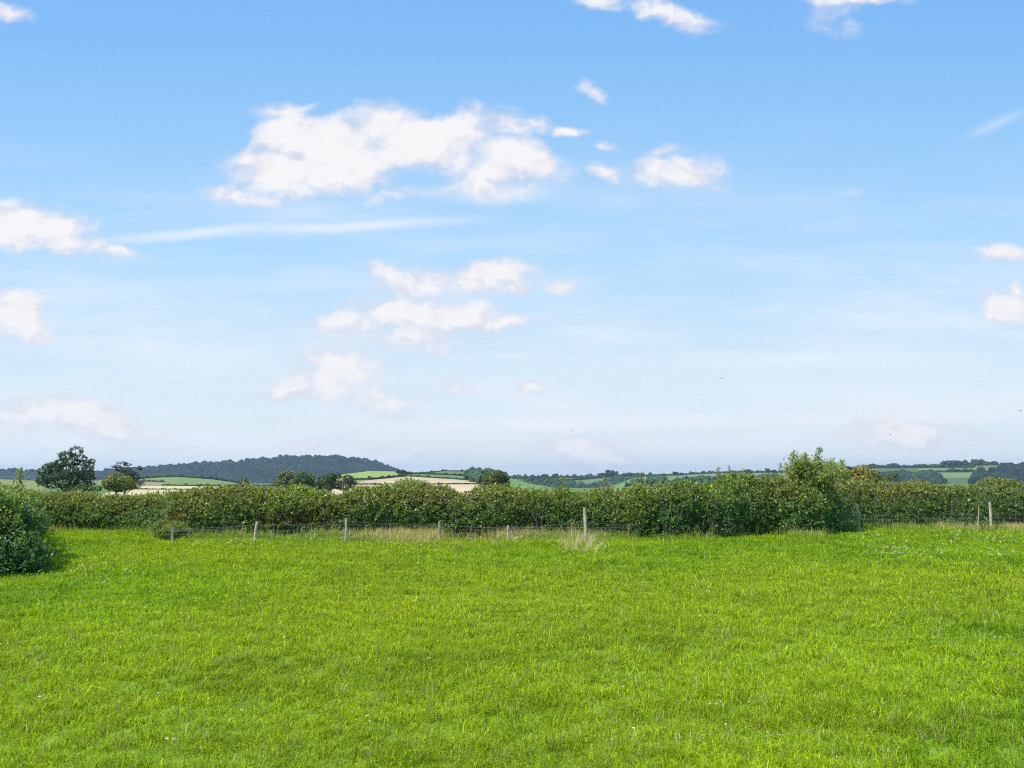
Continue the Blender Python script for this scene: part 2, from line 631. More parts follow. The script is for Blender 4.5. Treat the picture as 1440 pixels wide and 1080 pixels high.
def build_ground():
    fine = np.arange(-44, 44.01, 0.085)
    az = np.radians(np.concatenate([np.arange(-180, -44, 4.0), fine, np.arange(47, 180, 4.0)]))
    r = np.concatenate([[0.8, 2.5], np.arange(4, 38, 0.25), np.exp(np.linspace(math.log(39), math.log(300), 26)),
                        np.exp(np.linspace(math.log(303), math.log(R1), 120)), np.exp(np.linspace(math.log(R1 * 1.02), math.log(R1 * 1.3), 8)),
                        np.exp(np.linspace(math.log(R1 * 1.31), math.log(R2), 60)), np.exp(np.linspace(math.log(R2 * 1.02), math.log(R2 * 1.2), 6)),
                        np.exp(np.linspace(math.log(R2 * 1.21), math.log(R3), 40)), [R3 * 1.05, R3 * 1.12, R3 * 1.25, 5000, 7000, 9500, 11000]])
    Rg, Ag = np.meshgrid(r, az, indexing='ij')
    X, Y = Rg * np.sin(Ag), Rg * np.cos(Ag)
    Zg = ground_z(X, Y)
    # field colours by where each field lies
    te = (Zg - CH) / Rg
    yy = np.cos(Ag); xx = np.sin(Ag)
    cp, sp = math.cos(PITCH), math.sin(PITCH)
    f = yy * cp + te * sp
    v = -yy * sp + te * cp
    PX = 720 + 1080 * xx / np.where(np.abs(f) < .05, .05, f)
    PY = 540 - 1080 * v / np.where(np.abs(f) < .05, .05, f)
    PX = np.where(yy > 0.3, PX, -9999)
    C = np.zeros(X.shape + (3,))
    C[:] = (0.055, 0.115, 0.03)
    C[Rg < 38] = (0.13, 0.21, 0.016)
    L1 = (Rg > 150) & (Rg <= R1 * 1.05)
    L2 = (Rg > R1 * 1.25) & (Rg <= R2 * 1.05)
    L3 = (Rg > R2 * 1.15)
    C[L1] = (0.075, 0.15, 0.05)
    C[L2] = (0.06, 0.115, 0.055)
    C[L3] = (0.035, 0.06, 0.03)
    F1 = [([(60, 700), (60, 678), (195, 670), (250, 667), (310, 672), (345, 680), (345, 683.3), (60, 683.3)], (0.115, 0.20, 0.085)),
          ([(190, 677), (228, 677.4), (228, 682.5), (190, 682.5)], (0.22, 0.19, 0.11)),
          ([(196, 683.6), (262, 683.6), (330, 684.2), (392, 687), (400, 692), (120, 700)], (0.42, 0.38, 0.20)),
          ([(470, 670), (520, 660), (575, 663), (575, 667.5), (545, 671.5), (500, 674.3), (470, 674.5)], (0.17, 0.27, 0.085)),
          ([(470, 674.4), (532, 673.4), (512, 678), (470, 681)], (0.14, 0.20, 0.09)),
          ([(495, 681), (512, 676.5), (572, 669), (600, 671), (640, 673.3), (662, 675.5), (672, 679.6), (600, 681)], (0.40, 0.32, 0.19)),
          ([(465, 681), (685, 680.5), (690, 710), (465, 710)], (0.44, 0.35, 0.22)),
          ([(575, 660), (710, 660), (710, 680), (660, 674), (600, 670.6), (570, 668)], (0.085, 0.165, 0.08)),
          ([(700, 671), (722, 672), (775, 686), (760, 700), (700, 700)], (0.10, 0.21, 0.07)),
          ([(865, 684), (890, 668), (970, 666), (970, 700), (865, 700)], (0.09, 0.185, 0.09)),
          ([(1030, 660), (1110, 660), (1110, 700), (1030, 700)], (0.12, 0.20, 0.08)),
          ([(-200, 671), (60, 671), (60, 700), (-200, 700)], (0.14, 0.2, 0.08))]
    F2 = [([(735, 672), (800, 671), (840, 671.5), (800, 675), (735, 674)], (0.10, 0.17, 0.085)),
          ([(795, 676), (842, 672.5), (850, 676), (810, 682)], (0.085, 0.17, 0.08)),
          ([(960, 662), (1110, 658), (1110, 668), (960, 670)], (0.12, 0.2, 0.085)),
          ([(1225, 653), (1300, 653), (1366, 651), (1366, 657), (1225, 657)], (0.12, 0.20, 0.085)),
          ([(1290, 658.5), (1368, 658.5), (1368, 663), (1325, 663.2), (1290, 660.5)], (0.10, 0.19, 0.10)),
          ([(1322, 664.6), (1370, 664.6), (1370, 672), (1322, 672)], (0.10, 0.2, 0.10)),
          ([(1366, 654), (1402, 653), (1400, 662), (1366, 662)], (0.095, 0.17, 0.08))]
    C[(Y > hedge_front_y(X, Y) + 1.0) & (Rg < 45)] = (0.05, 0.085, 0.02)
    for poly, c in F1:
        C[inpoly(PX, PY, poly) & L1] = c
    for poly, c in F2:
        C[inpoly(PX, PY, poly) & L2] = c
    C[(L1 | L2) & (C[..., 1] > C[..., 0])] *= (1.18, 0.96, 0.70)
    C *= (1 + 0.12 * fbm(X / 60, Y / 60, 0, 3, 3))[..., None]
    nr, na = Rg.shape
    V = np.stack([X, Y, Zg], -1).reshape(-1, 3)
    i = np.arange(nr - 1)[:, None] * na
    j = np.arange(na)[None, :]
    j2 = (j + 1) % na
    F = np.stack([i + j, i + j2, i + na + j2, i + na + j], -1).reshape(-1, 4)[:, ::-1]
    V = np.concatenate([V, [[0, 0, float(near_z(0.0, 0.0))]]])
    Cc = np.concatenate([C.reshape(-1, 3), [[0.13, 0.21, 0.016]]])
    jj = np.arange(na)
    T = np.stack([np.full(na, len(V) - 1), (jj + 1) % na, jj], -1)
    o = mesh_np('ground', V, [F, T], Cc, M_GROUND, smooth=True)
    tag(o, 'bright green pasture running back to fields and low hills', kind='structure')


build_ground()

def jit(n, s):
    return rng.normal(0, s, (n, 3))


PAL = dict(
    olive=(0.215, 0.245, 0.06), brown=(0.20, 0.155, 0.06), dark=(0.082, 0.16, 0.05), mid=(0.145, 0.225, 0.055),
    pale=(0.26, 0.30, 0.10), red=(0.20, 0.065, 0.03), lime=(0.19, 0.25, 0.04))
PAL = {k: np.array(v) for k, v in PAL.items()}


def shoots(base, dirn, length, per, leaf_len, col_fn, droop=0.25, spread=0.06, wfac=0.62):
    """leafy shoots: leaves set along each shoot; returns leaf V,F,C and the twig segments"""
    n = len(base)
    dirn = norm(dirn)
    t = (np.arange(per)[None, :] + rng.random((n, per))) / per
    L = length[:, None, None]
    p = base[:, None, :] + dirn[:, None, :] * L * t[..., None]
    p[..., 2] -= droop * (t ** 2) * length[:, None] * 0.5
    p = p.reshape(-1, 3)
    k = len(p)
    d = np.repeat(dirn, per, 0)
    out = norm(rng.normal(0, 1, (k, 3)))
    p = p + out * spread * rng.random((k, 1))
    axis = norm(d * 0.5 + out * 0.9 + np.array([0, 0, 0.05]))
    nrm = norm(np.array([0, 0, 1.0]) + rng.normal(0, 0.65, (k, 3)))
    ln = leaf_len * rng.uniform(0.55, 1.35, k)
    V, F = leaves(p, axis, nrm, ln, ln * wfac)
    c = col_fn(p, np.tile(t.ravel() if t.ndim == 1 else t.reshape(-1), 1))
    C = np.repeat(c, 4, 0)
    tip = base + dirn * length[:, None] * 0.95
    tip[:, 2] -= droop * length * 0.45
    return V, F, C, base, tip


def hedge_colour(p, t, px, zrel):
    """species patches along the hedge; the new growth on top is more olive and brown"""
    n1 = fbm(p[:, 0] / 1.1, p[:, 1] / 1.1, p[:, 2] / 0.7, 3, 21)
    n2 = fbm(p[:, 0] / 2.6, p[:, 1] / 2.6, p[:, 2] / 1.5, 2, 33)
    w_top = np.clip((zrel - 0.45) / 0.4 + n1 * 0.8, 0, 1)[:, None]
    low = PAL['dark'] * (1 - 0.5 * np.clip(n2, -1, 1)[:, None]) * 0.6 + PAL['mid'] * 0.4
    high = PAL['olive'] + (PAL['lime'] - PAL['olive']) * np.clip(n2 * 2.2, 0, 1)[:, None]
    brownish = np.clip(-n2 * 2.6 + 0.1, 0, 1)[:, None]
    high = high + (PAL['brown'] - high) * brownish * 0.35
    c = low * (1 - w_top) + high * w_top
    r = rng.random(len(p))[:, None]
    c = np.where(r < 0.055, PAL['pale'] * 1.4, c)
    c = np.where((r > 0.04) & (r < 0.07), PAL['brown'], c)
    for cx, cz, rx, rz in ((405, .42, 26, .14), (455, .42, 20, .12), (262, .42, 20, .2)):
        k = np.exp(-((px - cx) / rx) ** 2 - ((zrel - cz) / rz) ** 2)[:, None]
        c = np.where(rng.random((len(p), 1)) < 0.55 * k, PAL['red'] * 0.6 + PAL['brown'] * .6, c)
    c = c * np.exp(rng.normal(0, 0.35, (len(p), 1)))
    return c


def make_hedge(name, label, cat, px0, px1, dens=95, depth=1.15, leaf=0.088, undercut=0.0, tone=1.0, group=None, seed=0, bias=None):
    xa = (px0 + px1) / 2
    d = float(hedge_front(xa)) + depth
    wx = (xa - 720) / 1080 * d
    root = thing(name, label, cat, (wx, d, float(ground_z(wx, d))), group)
    npx = int((px1 - px0))
    span = (px1 - px0) / 1080 * 28
    n = int(span * 3.6 * dens)

    def surf(n, rad):
        px = rng.uniform(px0, px1, n)
        D = hedge_front(px); H = hedge_height(px)
        e = 0.8
        aa = np.linspace(0, math.pi * 0.93, 400)
        ca, sa = np.cos(aa), np.sin(aa)
        yy_ = -depth * np.sign(ca) * np.abs(ca) ** e; zz_ = 1.8 * np.abs(sa) ** e
        al = np.concatenate([[0], np.cumsum(np.hypot(np.diff(yy_), np.diff(zz_)))])
        a = np.interp(rng.random(n) ** 1.15 * al[-1], al, aa)
        c, s = np.cos(a), np.sin(a)
        yo = depth * (1 - np.sign(c) * np.abs(c) ** e * rad)
        z = H * np.abs(s) ** e * (1 - (1 - rad) * 0.8)
        dd = D + yo
        x = (px - 720) / 1080 * (D + depth * 0.4)
        lump = fbm(x / 0.9, dd / 0.9, z / 0.7, 3, 50 + seed)
        nx = fbm(x / 0.6, dd / 0.6, z / 0.6, 1, 60 + seed)
        nrm = norm(np.stack([nx * 1.2, -c, s], -1))
        k = np.clip(z / 0.5, 0, 1)
        und = undercut * (1 - k) * (c > 0)
        big = fbm(x / 2.2, dd / 3.0, z / 1.6, 2, 70)
        x = x + nrm[:, 0] * lump * 0.25
        dd = dd - c * (lump * 0.36 + big * 0.45) + und
        z = z + s * (lump * 0.26 + big * 0.22)
        return px, np.stack([x, dd, np.maximum(z, 0.02)], -1), nrm, H

    B = Bag(); TW0, TW1, TR0, TR1 = [], [], [], []
    for frac, rad, ll, per in ((0.62, 0.96, 0.34, 20), (0.38, 0.72, 0.42, 18), (0.22, 0.4, 0.5, 16)):
        m = int(n * frac)
        px, p, nr, H = surf(m, rad)
        g = ground_z(p[:, 0], p[:, 1])
        p[:, 2] += g
        dirn = nr * 0.8 + rng.normal(0, 0.5, (m, 3)) + np.array([0, 0, 0.45])
        zr0 = p[:, 2] / H
        ln = ll * rng.uniform(0.45, 1.25, m)
        tall = (rng.random(m) < 0.10) & (zr0 > 0.85)
        ln = np.where(tall, ln * rng.uniform(1.0, 2.0, m), ln)
        dirn = np.where(tall[:, None], dirn * [0.3, 0.3, 1] + [0, 0, 1.2], dirn)
        base = p - norm(dirn) * ln[:, None] * 0.6
        Hh = np.repeat(H, per); PXr = np.repeat(px, per)

        def cf(pp, t):
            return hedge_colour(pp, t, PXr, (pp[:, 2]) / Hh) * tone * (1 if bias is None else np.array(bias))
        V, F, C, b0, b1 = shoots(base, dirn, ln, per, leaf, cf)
        V[:, 2] = np.maximum(V[:, 2], 0.01)
        B.add(V, F, col=C)
        TW0.append(b0); TW1.append(b1)
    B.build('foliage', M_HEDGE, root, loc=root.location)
    # stems and dead twigs
    tb = Bag()
    a0 = np.concatenate(TW0); a1 = np.concatenate(TW1)
    sel = rng.random(len(a0)) < 0.5
    V, F = tubes(a0[sel], a1[sel], np.full(sel.sum(), 0.005), np.full(sel.sum(), 0.002), 3)
    tb.add(V, F)
    ns = int(span * 26)
    px = rng.uniform(px0, px1, ns)
    D = hedge_front(px); H = hedge_height(px)
    f0 = D + depth * rng.uniform(0.25, 1.6, ns)
    x0 = (px - 720) / 1080 * (D + depth * 0.4)
    P0 = np.stack([x0, f0, ground_z(x0, f0) - 0.05], -1)
    P1 = P0 + np.stack([rng.normal(0, .22, ns), rng.normal(-0.12, .2, ns), H * rng.uniform(0.5, 0.85, ns)], -1)
    V, F = tubes(P0, P1, rng.uniform(0.008, 0.022, ns), np.full(ns, 0.005), 5)
    tb.add(V, F)
    # side twigs
    ks = rng.integers(0, ns, ns * 5)
    t = rng.uniform(0.15, 0.9, len(ks))[:, None]
    Q0 = P0[ks] * (1 - t) + P1[ks] * t
    Q1 = Q0 + norm(rng.normal(0, 1, (len(ks), 3)) + [0, -0.5, 0.4]) * rng.uniform(0.2, 0.6, (len(ks), 1))
    V, F = tubes(Q0, Q1, np.full(len(ks), 0.006), np.full(len(ks), 0.002), 3)
    tb.add(V, F)
    tb.build('branches', M_TWIG, root, loc=root.location)
    return root


make_hedge('hedgerow', 'long trimmed hawthorn hedge behind the wire fence, left and centre of the field', 'hedge',
           -200, 902, undercut=0.14, seed=1)
make_hedge('hedgerow', 'bulging dark green bramble hedge with no fence in front, right of centre', 'hedge', 886, 1170, leaf=0.095, tone=1.0,
           undercut=0.0, seed=2, bias=(0.88, 1.0, 0.95), depth=1.25)
make_hedge('hedgerow', 'hedge set further back behind the two posts at the right edge', 'hedge', 1160, 1640, undercut=0.1, seed=3)


# ------------------------------------------------------------------ bushes built from overlapping lobes
def lobe_bush(name, label, cat, lobes, n_shoots, leaf, palette, per=20, ll=0.35, base_xy=None, tone=1.0, stems=14, wfac=0.62, spread=0.06, group=None, up=0.4, droop=0.25):
    """lobes: (x, y, z, rx, ry, rz) in metres"""
    lobes = np.array(lobes, float)
    bx, by = base_xy if base_xy else (lobes[:, 0].mean(), lobes[:, 1].mean())
    gz = float(ground_z(bx, by))
    root = thing(name, label, cat, (bx, by, gz), group)
    area = lobes[:, 3] * lobes[:, 5] + lobes[:, 4] * lobes[:, 5]
    k = rng.choice(len(lobes), n_shoots, p=area / area.sum())
    d = norm(rng.normal(0, 1, (n_shoots, 3)))
    rad = rng.uniform(0.55, 1.0, n_shoots) ** 0.5
    lump = 1 + 0.22 * fbm(d[:, 0] * 2.5 + k * 7, d[:, 1] * 2.5, d[:, 2] * 2.5, 2, 77)
    p = lobes[k, :3] + d * lobes[k, 3:] * (rad * lump)[:, None]
    g = ground_z(p[:, 0], p[:, 1])
    ok = p[:, 2] > g + 0.05
    p, d, k = p[ok], d[ok], k[ok]
    m = len(p)
    dirn = d * 0.8 + rng.normal(0, 0.45, (m, 3)) + [0, 0, up]
    ln = ll * rng.uniform(0.5, 1.3, m)
    base = p - norm(dirn) * ln[:, None] * 0.6
    pal = np.array([PAL[q] for q in palette])
    zt = lobes[:, 2].max() + lobes[:, 5].max()

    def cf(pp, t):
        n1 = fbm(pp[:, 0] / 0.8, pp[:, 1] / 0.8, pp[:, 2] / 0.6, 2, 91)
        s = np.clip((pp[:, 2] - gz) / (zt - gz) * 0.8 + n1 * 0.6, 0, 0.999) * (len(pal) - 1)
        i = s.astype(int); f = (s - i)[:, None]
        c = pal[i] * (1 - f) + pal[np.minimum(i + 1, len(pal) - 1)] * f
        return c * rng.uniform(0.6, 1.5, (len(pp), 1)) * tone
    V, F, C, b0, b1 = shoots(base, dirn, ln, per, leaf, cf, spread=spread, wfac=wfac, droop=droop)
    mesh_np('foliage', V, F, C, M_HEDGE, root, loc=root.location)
    tb = Bag()
    sel = rng.random(m) < 0.6
    V, F = tubes(b0[sel], b1[sel], np.full(sel.sum(), 0.006), np.full(sel.sum(), 0.002), 3)
    tb.add(V, F)
    for i in range(stems):
        q = lobes[i % len(lobes)]
        e = np.array([q[0] + rng.normal(0, .3) * q[3], q[1] + rng.normal(0, .3) * q[4], q[2] + rng.uniform(-.2, .7) * q[5]])
        s = np.array([q[0] * .5 + bx * .5 + rng.normal(0, .15), q[1] * .5 + by * .5 + rng.normal(0, .15), gz - 0.05])
        mid = (s + e) / 2 + rng.normal(0, 0.08, 3)
        V, F, T = polytube([s, mid, e], [0.03, 0.018, 0.006], 5)
        tb.add(V, F, T)
    tb.build('branches', M_TWIG, root, loc=root.location)
    return root


# dark bush at the left edge, closer to the camera
NB = [(-11.7, 17.0, .9, .95, 1.2, .95), (-11.0, 16.9, .45, .80, 1.0, .6), (-12.9, 16.8, 1.0, 1.3, 1.3, 1.0), (-12.1, 17.8, 1.15, .95, 1.2, .82),
      (-10.85, 16.8, .22, .80, .9, .4), (-14.2, 17.1, 1.05, 1.4, 1.4, 1.0), (-15.5, 17.4, 1.0, 1.5, 1.4, 1.0), (-11.5, 17.4, 1.0, .7, .9, .5), (-12.6, 16.1, .5, 1.1, .8, .6)]
for q in range(7):
    yq = 19.3 + q * 1.75
    NB.append(((14 - 720) / 1080 * yq - .35, yq, 0.95, 1.25, 1.3, .92 - .01 * q))
    NB.append(((-30 - 720) / 1080 * yq - .6, yq, 0.95, 1.5, 1.3, .95))
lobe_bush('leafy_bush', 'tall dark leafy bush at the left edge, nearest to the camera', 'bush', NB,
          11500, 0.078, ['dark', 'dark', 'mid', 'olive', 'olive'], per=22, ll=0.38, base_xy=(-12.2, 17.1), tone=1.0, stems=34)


def pxbush(px, base_py, D):
    return (px - 720) / 1080 * D


def P(px, py, D):
    """world point at depth D (metres along Y) seen at a pixel"""
    x, y, z = raydir(px, py)
    t = D / y
    return float(x * t), float(D), float(CH + z * t)


def L_(px, py, rx, ry, D, dd=0.0, ratio=0.8):
    """a lobe seen at pixel px,py with pixel radii"""
    x, y, z = P(px, py, D + dd)
    s = (D + dd) / 1080
    return (x, y, z, rx * s, max(rx, ry) * s * ratio, ry * s)


# tall pale shrub standing out of the hedge (right), plus others
lobe_bush('tall_shrub', 'tall pale leafed ash shrub with upright shoots rising out of the hedge, right of centre', 'shrub',
          [L_(1145, 668, 38, 13, 29.8), L_(1119, 657, 15, 13, 29.6), L_(1160, 661, 26, 11, 30.2), L_(1180, 664, 10, 8, 31.3), L_(1138, 657, 16, 11, 29.6)],
          520, 0.10, ['olive', 'pale', 'pale', 'pale'], per=16, ll=0.42, stems=16, wfac=0.42, spread=0.09, up=1.0, base_xy=(pxbush(1142, 0, 30.0), 30.0), droop=0.1)


def spire(name, label, px, py_top, py_bot, D, pal, leaf=0.07, wpx=10, n=26, per=9, cat='sapling', group=None):
    """an upright shoot with side leaves, standing in the hedge"""
    D = max(D, float(hedge_front(px)) + 1.0) if D > 21 else D
    x, y, zt = P(px, py_top, D)
    _, _, zb = P(px, py_bot, D)
    g = float(ground_z(x, y))
    root = thing(name, label, cat, (x, y, g), group)
    s = D / 1080
    hgt = zt - zb
    lean = rng.normal(0, 0.03, 2)
    V, F, T = polytube([(x, y, g - .05), (x + lean[0], y, (g + zt) / 2), (x + lean[0] * 2, y, zt)], [0.016, 0.010, 0.003], 5)
    b = Bag(); b.add(V, F, T); b.build('stem', M_TWIG, root, loc=root.location)
    t = np.linspace(0, 1, n)
    base = np.stack([x + lean[0] * (1 + t), np.full(n, y), zb + hgt * t], -1)
    a = rng.uniform(0, 2 * math.pi, n)
    dirn = np.stack([np.cos(a), np.sin(a), np.full(n, .55)], -1)
    ln = (wpx * s) * (1.15 - t) * rng.uniform(.6, 1.2, n) + .05
    pal = np.array([PAL[q] for q in pal])

    def cf(pp, tt):
        i = rng.integers(0, len(pal), len(pp))
        return pal[i] * rng.uniform(.6, 1.5, (len(pp), 1))
    V, F, C, b0, b1 = shoots(base, dirn, ln, per, leaf, cf, spread=0.04)
    mesh_np('leaves', V, F, C, M_HEDGE, root, loc=root.location)
    return root


for a in [(1116, 637, 670, 27.3, 'leftmost and second tallest upright shoot of the tall pale shrub', 13),
          (1132, 641, 668, 27.6, 'upright leafy shoot between the two tallest shoots of the tall pale shrub', 15),
          (1153, 631, 668, 27.4, 'tallest leafy shoot against the sky above the right hedge', 12),
          (1172, 647, 672, 27.6, 'short leafy shoot on the right shoulder of the tall pale shrub', 12),
          (1186, 649, 672, 27.8, 'rightmost thin shoot of the tall pale shrub, leaning clear of it', 8)]:
    spire('sapling', a[4], a[0], a[1], a[2] + 8, a[3] + 1.4, ['pale', 'olive', 'pale', 'lime'], leaf=0.095, wpx=a[5], n=26, per=9, group='upright shoots of the tall shrub')

lobe_bush('hedge_shrub', 'rounded olive shrub standing slightly taller than the hedge, right of the pale wheat strip', 'shrub',
          [L_(578, 690, 26, 13, 28.3), L_(572, 682, 16, 10, 28.4), L_(592, 689, 20, 12, 28.6), L_(560, 692, 20, 10, 28.5)],
          560, 0.06, ['mid', 'olive', 'olive', 'pale'], per=22, ll=0.3, stems=10, base_xy=(pxbush(578, 0, 28.6), 28.6))
lobe_bush('hedge_shrub', 'small scrubby bush at the hedge corner beside the leftmost fence post', 'shrub',
          [L_(234, 750, 12, 9, 25.5), L_(246, 746, 14, 12, 26.0), L_(228, 744, 12, 12, 26.6)],
          420, 0.06, ['mid', 'olive', 'mid'], per=18, ll=0.22, stems=8)
for a in [(791, 671, 690, 27.2, 'small upright yellow green shoot above the hedge top, right of the lone round tree', 'lime', 9),
          (853, 673, 692, 27.2, 'orange brown leafed shoot on top of the hedge, above the tallest post', 'brown', 13),
          (903, 668, 690, 27.4, 'olive shoot on the hedge top where the dark bramble section begins', 'olive', 10),
          (30, 662, 690, 19.5, 'yellow leafy shoot above the dark bush, at the left edge of the picture', 'lime', 9),
          (1283, 664, 682, 33.5, 'thin upright green shoot above the right hedge, nearer the shrub than the edge', 'lime', 7),
          (1008, 658, 676, 27.5, 'leftmost of the thin bare shoots poking above the bramble hedge', 'olive', 3),
          (1027, 656, 676, 27.5, 'thin dark topped shoot above the bramble hedge, right of its neighbour', 'brown', 3),
          (1096, 652, 674, 27.5, 'thin wispy shoot just left of the tall pale shrub', 'olive', 4)]:
    spire('sapling', a[4], a[0], a[1], a[2] + 4, a[3] + (1.4 if a[3] > 20 else 0), [a[5], 'olive'], wpx=a[6], n=22, per=8, leaf=0.05 if a[6] < 5 else 0.065)


# ------------------------------------------------------------------ wire fences
def make_fence(label, posts, mesh_h, name='wire_fence', ext=None, cap=9.0):
    pts = []
    for (px, top, base, r, lean) in posts:
        x, y = at_flat(px, base)
        _, _, zt = P(px, top, y)
        pts.append((x, y, zt, r, lean))
    root = thing(name, label, 'fence', (pts[0][0], pts[0][1], float(ground_z(pts[0][0], pts[0][1]))))
    for (x, y, zt, r, lean) in pts:
        g = float(ground_z(x, y))
        n = 7
        t = np.linspace(0, 1, n)
        P3 = np.stack([x + lean * (t - .0), np.full(n, y), g - 0.12 + (zt - g + 0.12) * t], -1)
        P3[:, :2] += rng.normal(0, 0.004, (n, 2))
        rad = r * 0.88 * np.array([1.05, 1.02, 1, 1, .98, .97, .86])
        V, F, T = polytube(P3, rad, 9, 0.16)
        b = Bag(); b.add(V, F, T)
        b.build('post', M_POST, root, smooth=False, loc=root.location)
    line = [(p[0] + p[4], p[1] - p[3] - .01, p[2]) for p in pts]
    if ext:
        for px, base, top, first in ext:
            x, y = at_flat(px, base)
            q = (x, y, P(px, top, y)[2])
            line = [q] + line if first else line + [q]
    # horizontals, sagging between posts
    heights = [0.10, 0.24, 0.40, 0.56]
    for nm, hs, rr in (('wire_mesh', [h * mesh_h for h in (0.12, .3, .5, .72, .95)], 0.0019), ('top_wire', [None], 0.0021)):
        b = Bag()
        for h in hs:
            for (p, q) in zip(line[:-1], line[1:]):
                k = 8
                t = np.linspace(0, 1, k)[:, None]
                gp, gq = float(ground_z(p[0], p[1])), float(ground_z(q[0], q[1]))
                za = min(gp + cap, p[2] - 0.08) if h is None else min(gp + h, p[2] - 0.04)
                zb = min(gq + cap, q[2] - 0.08) if h is None else min(gq + h, q[2] - 0.04)
                a = np.array([p[0], p[1], za]); c = np.array([q[0], q[1], zb])
                pp = a * (1 - t) + c * t
                pp[:, 2] -= 0.035 * np.sin(np.linspace(0, math.pi, k)) * rng.uniform(.4, 1.4)
                pp[1:-1] += rng.normal(0, 0.006, (k - 2, 3))
                V, F = tubes(pp[:-1], pp[1:], np.full(k - 1, rr), np.full(k - 1, rr), 5)
                b.add(V, F)
        if nm == 'wire_mesh':
            for (p, q) in zip(line[:-1], line[1:]):
                k = max(2, int(math.hypot(q[0] - p[0], q[1] - p[1]) / 0.15))
                t = np.linspace(0, 1, k)[:, None]
                pp = np.array(p) * (1 - t) + np.array(q) * t
                g = ground_z(pp[:, 0], pp[:, 1])
                P0 = np.stack([pp[:, 0], pp[:, 1], g + 0.02], -1)
                P1 = np.stack([pp[:, 0], pp[:, 1], g + 0.95 * mesh_h], -1)
                V, F = tubes(P0, P1, np.full(k, 0.0013), np.full(k, 0.0013), 4)
                b.add(V, F)
        b.build(nm, M_WIRE, root, loc=root.location)
    return root


make_fence('wire stock fence on leaning wooden posts along the foot of the long hedge',
           [(242, 742, 766, .035, -.01), (357, 734, 768, .048, .07), (486, 729, 765, .045, .0), (618, 733, 762, .04, -.01),
            (714.5, 739, 761, .045, .0), (824, 714, 766, .060, -.03)], 0.62, ext=[(205, 756, 744, True), (905, 762, 733, False)], cap=0.74)
make_fence('wire stock fence with two stout grey posts in front of the right hedge',
           [(1208, 709, 748, .065, -.02), (1394, 706, 742, .060, .02)], 0.75, ext=[(1178, 746, 712, True), (1640, 741, 706, False)])
x, y = at_flat(1375, 744)
rt = thing('fence_stake', 'thin leaning stake in the hedge left of the rightmost fence post', 'stake', (x, y, float(ground_z(x, y))))
V, F, T = polytube([(x, y, 0), (x + .05, y, .45), (x + .12, y, P(1378, 710, y)[2])], [.016, .014, .012], 6, .2)
b = Bag(); b.add(V, F, T); b.build('pole', M_POST, rt, loc=rt.location)
x, y = at_flat(662, 762)
rt = thing('fence_stake', 'slim dark stake standing in the long grass right of the middle fence posts', 'stake', (x, y, float(ground_z(x, y))))
V, F, T = polytube([(x, y, 0), (x - .02, y, .3), (x + .03, y, P(662, 738, y)[2])], [.02, .018, .014], 6, .2)
b = Bag(); b.add(V, F, T); b.build('pole', M_TWIG, rt, loc=rt.location)


# ------------------------------------------------------------------ grass
def in_hedge(x, y):
    px = 720 + 1080 * x / np.maximum(y, 1)
    return y > hedge_front(px) + 0.45


def blades(x, y, h, w, col, lean, mat, name, segs=True):
    n = len(x)
    z = ground_z(x, y) - 0.004
    a = rng.uniform(0, 2 * math.pi, n)
    ld = rng.uniform(0, 2 * math.pi, n)
    s = np.stack([np.cos(a), np.sin(a), np.zeros(n)], -1)
    l = np.stack([np.cos(ld), np.sin(ld), np.zeros(n)], -1)
    up = np.array([0, 0, 1.0])
    b = np.stack([x, y, z], -1)
    w2 = (w / 2)[:, None]
    hh = h[:, None]
    le = lean[:, None]
    mid = b + l * hh * le * 0.35 + up * hh * 0.62
    tip = b + l * hh * le + up * hh * (1.0 - 0.45 * le)
    V = np.stack([b - s * w2, b + s * w2, mid + s * w2 * .8, mid - s * w2 * .8, tip], 1).reshape(-1, 3)
    i = np.arange(n)[:, None] * 5
    F = i + [[0, 1, 2, 3]]
    T = i + [[3, 2, 4]]
    C = np.repeat(col, 5, 0)
    C = C.reshape(n, 5, 3)
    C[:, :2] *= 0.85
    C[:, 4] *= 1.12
    return mesh_np(name, V, [F, T], C.reshape(-1, 3), mat)


def grass_colour(x, y, n):
    p1 = fbm(x / 2.2, y / 2.2, 0, 3, 101)
    p2 = fbm(x / 0.35, y / 0.35, 0, 2, 111)
    p3 = fbm(x / 7, y / 7, 0, 2, 131) + 0.10
    a = np.array([0.325, 0.44, 0.010]); bcol = np.array([0.175, 0.30, 0.009]); yel = np.array([0.39, 0.445, 0.016])
    t = np.clip(0.55 + p1 * 0.8 + p2 * 0.8, 0, 1)[:, None]
    c = bcol * (1 - t) + a * t
    c = c + (yel - c) * np.clip(p3 * 1.1 + 0.05, 0, .6)[:, None]
    r = rng.random((n, 1))
    dk = np.clip(fbm(x / 0.9, y / 0.6, 0, 2, 137) * 1.6 - .35, 0, .14)[:, None]
    c = c * (1 - dk)
    c = np.where(r < 0.028, np.array([[0.42, 0.40, 0.16]]), c)
    c = np.where((r > 0.022) & (r < 0.03), np.array([[0.20, 0.13, 0.07]]), c)
    return c * np.exp(rng.normal(0, 0.30, (n, 1)))


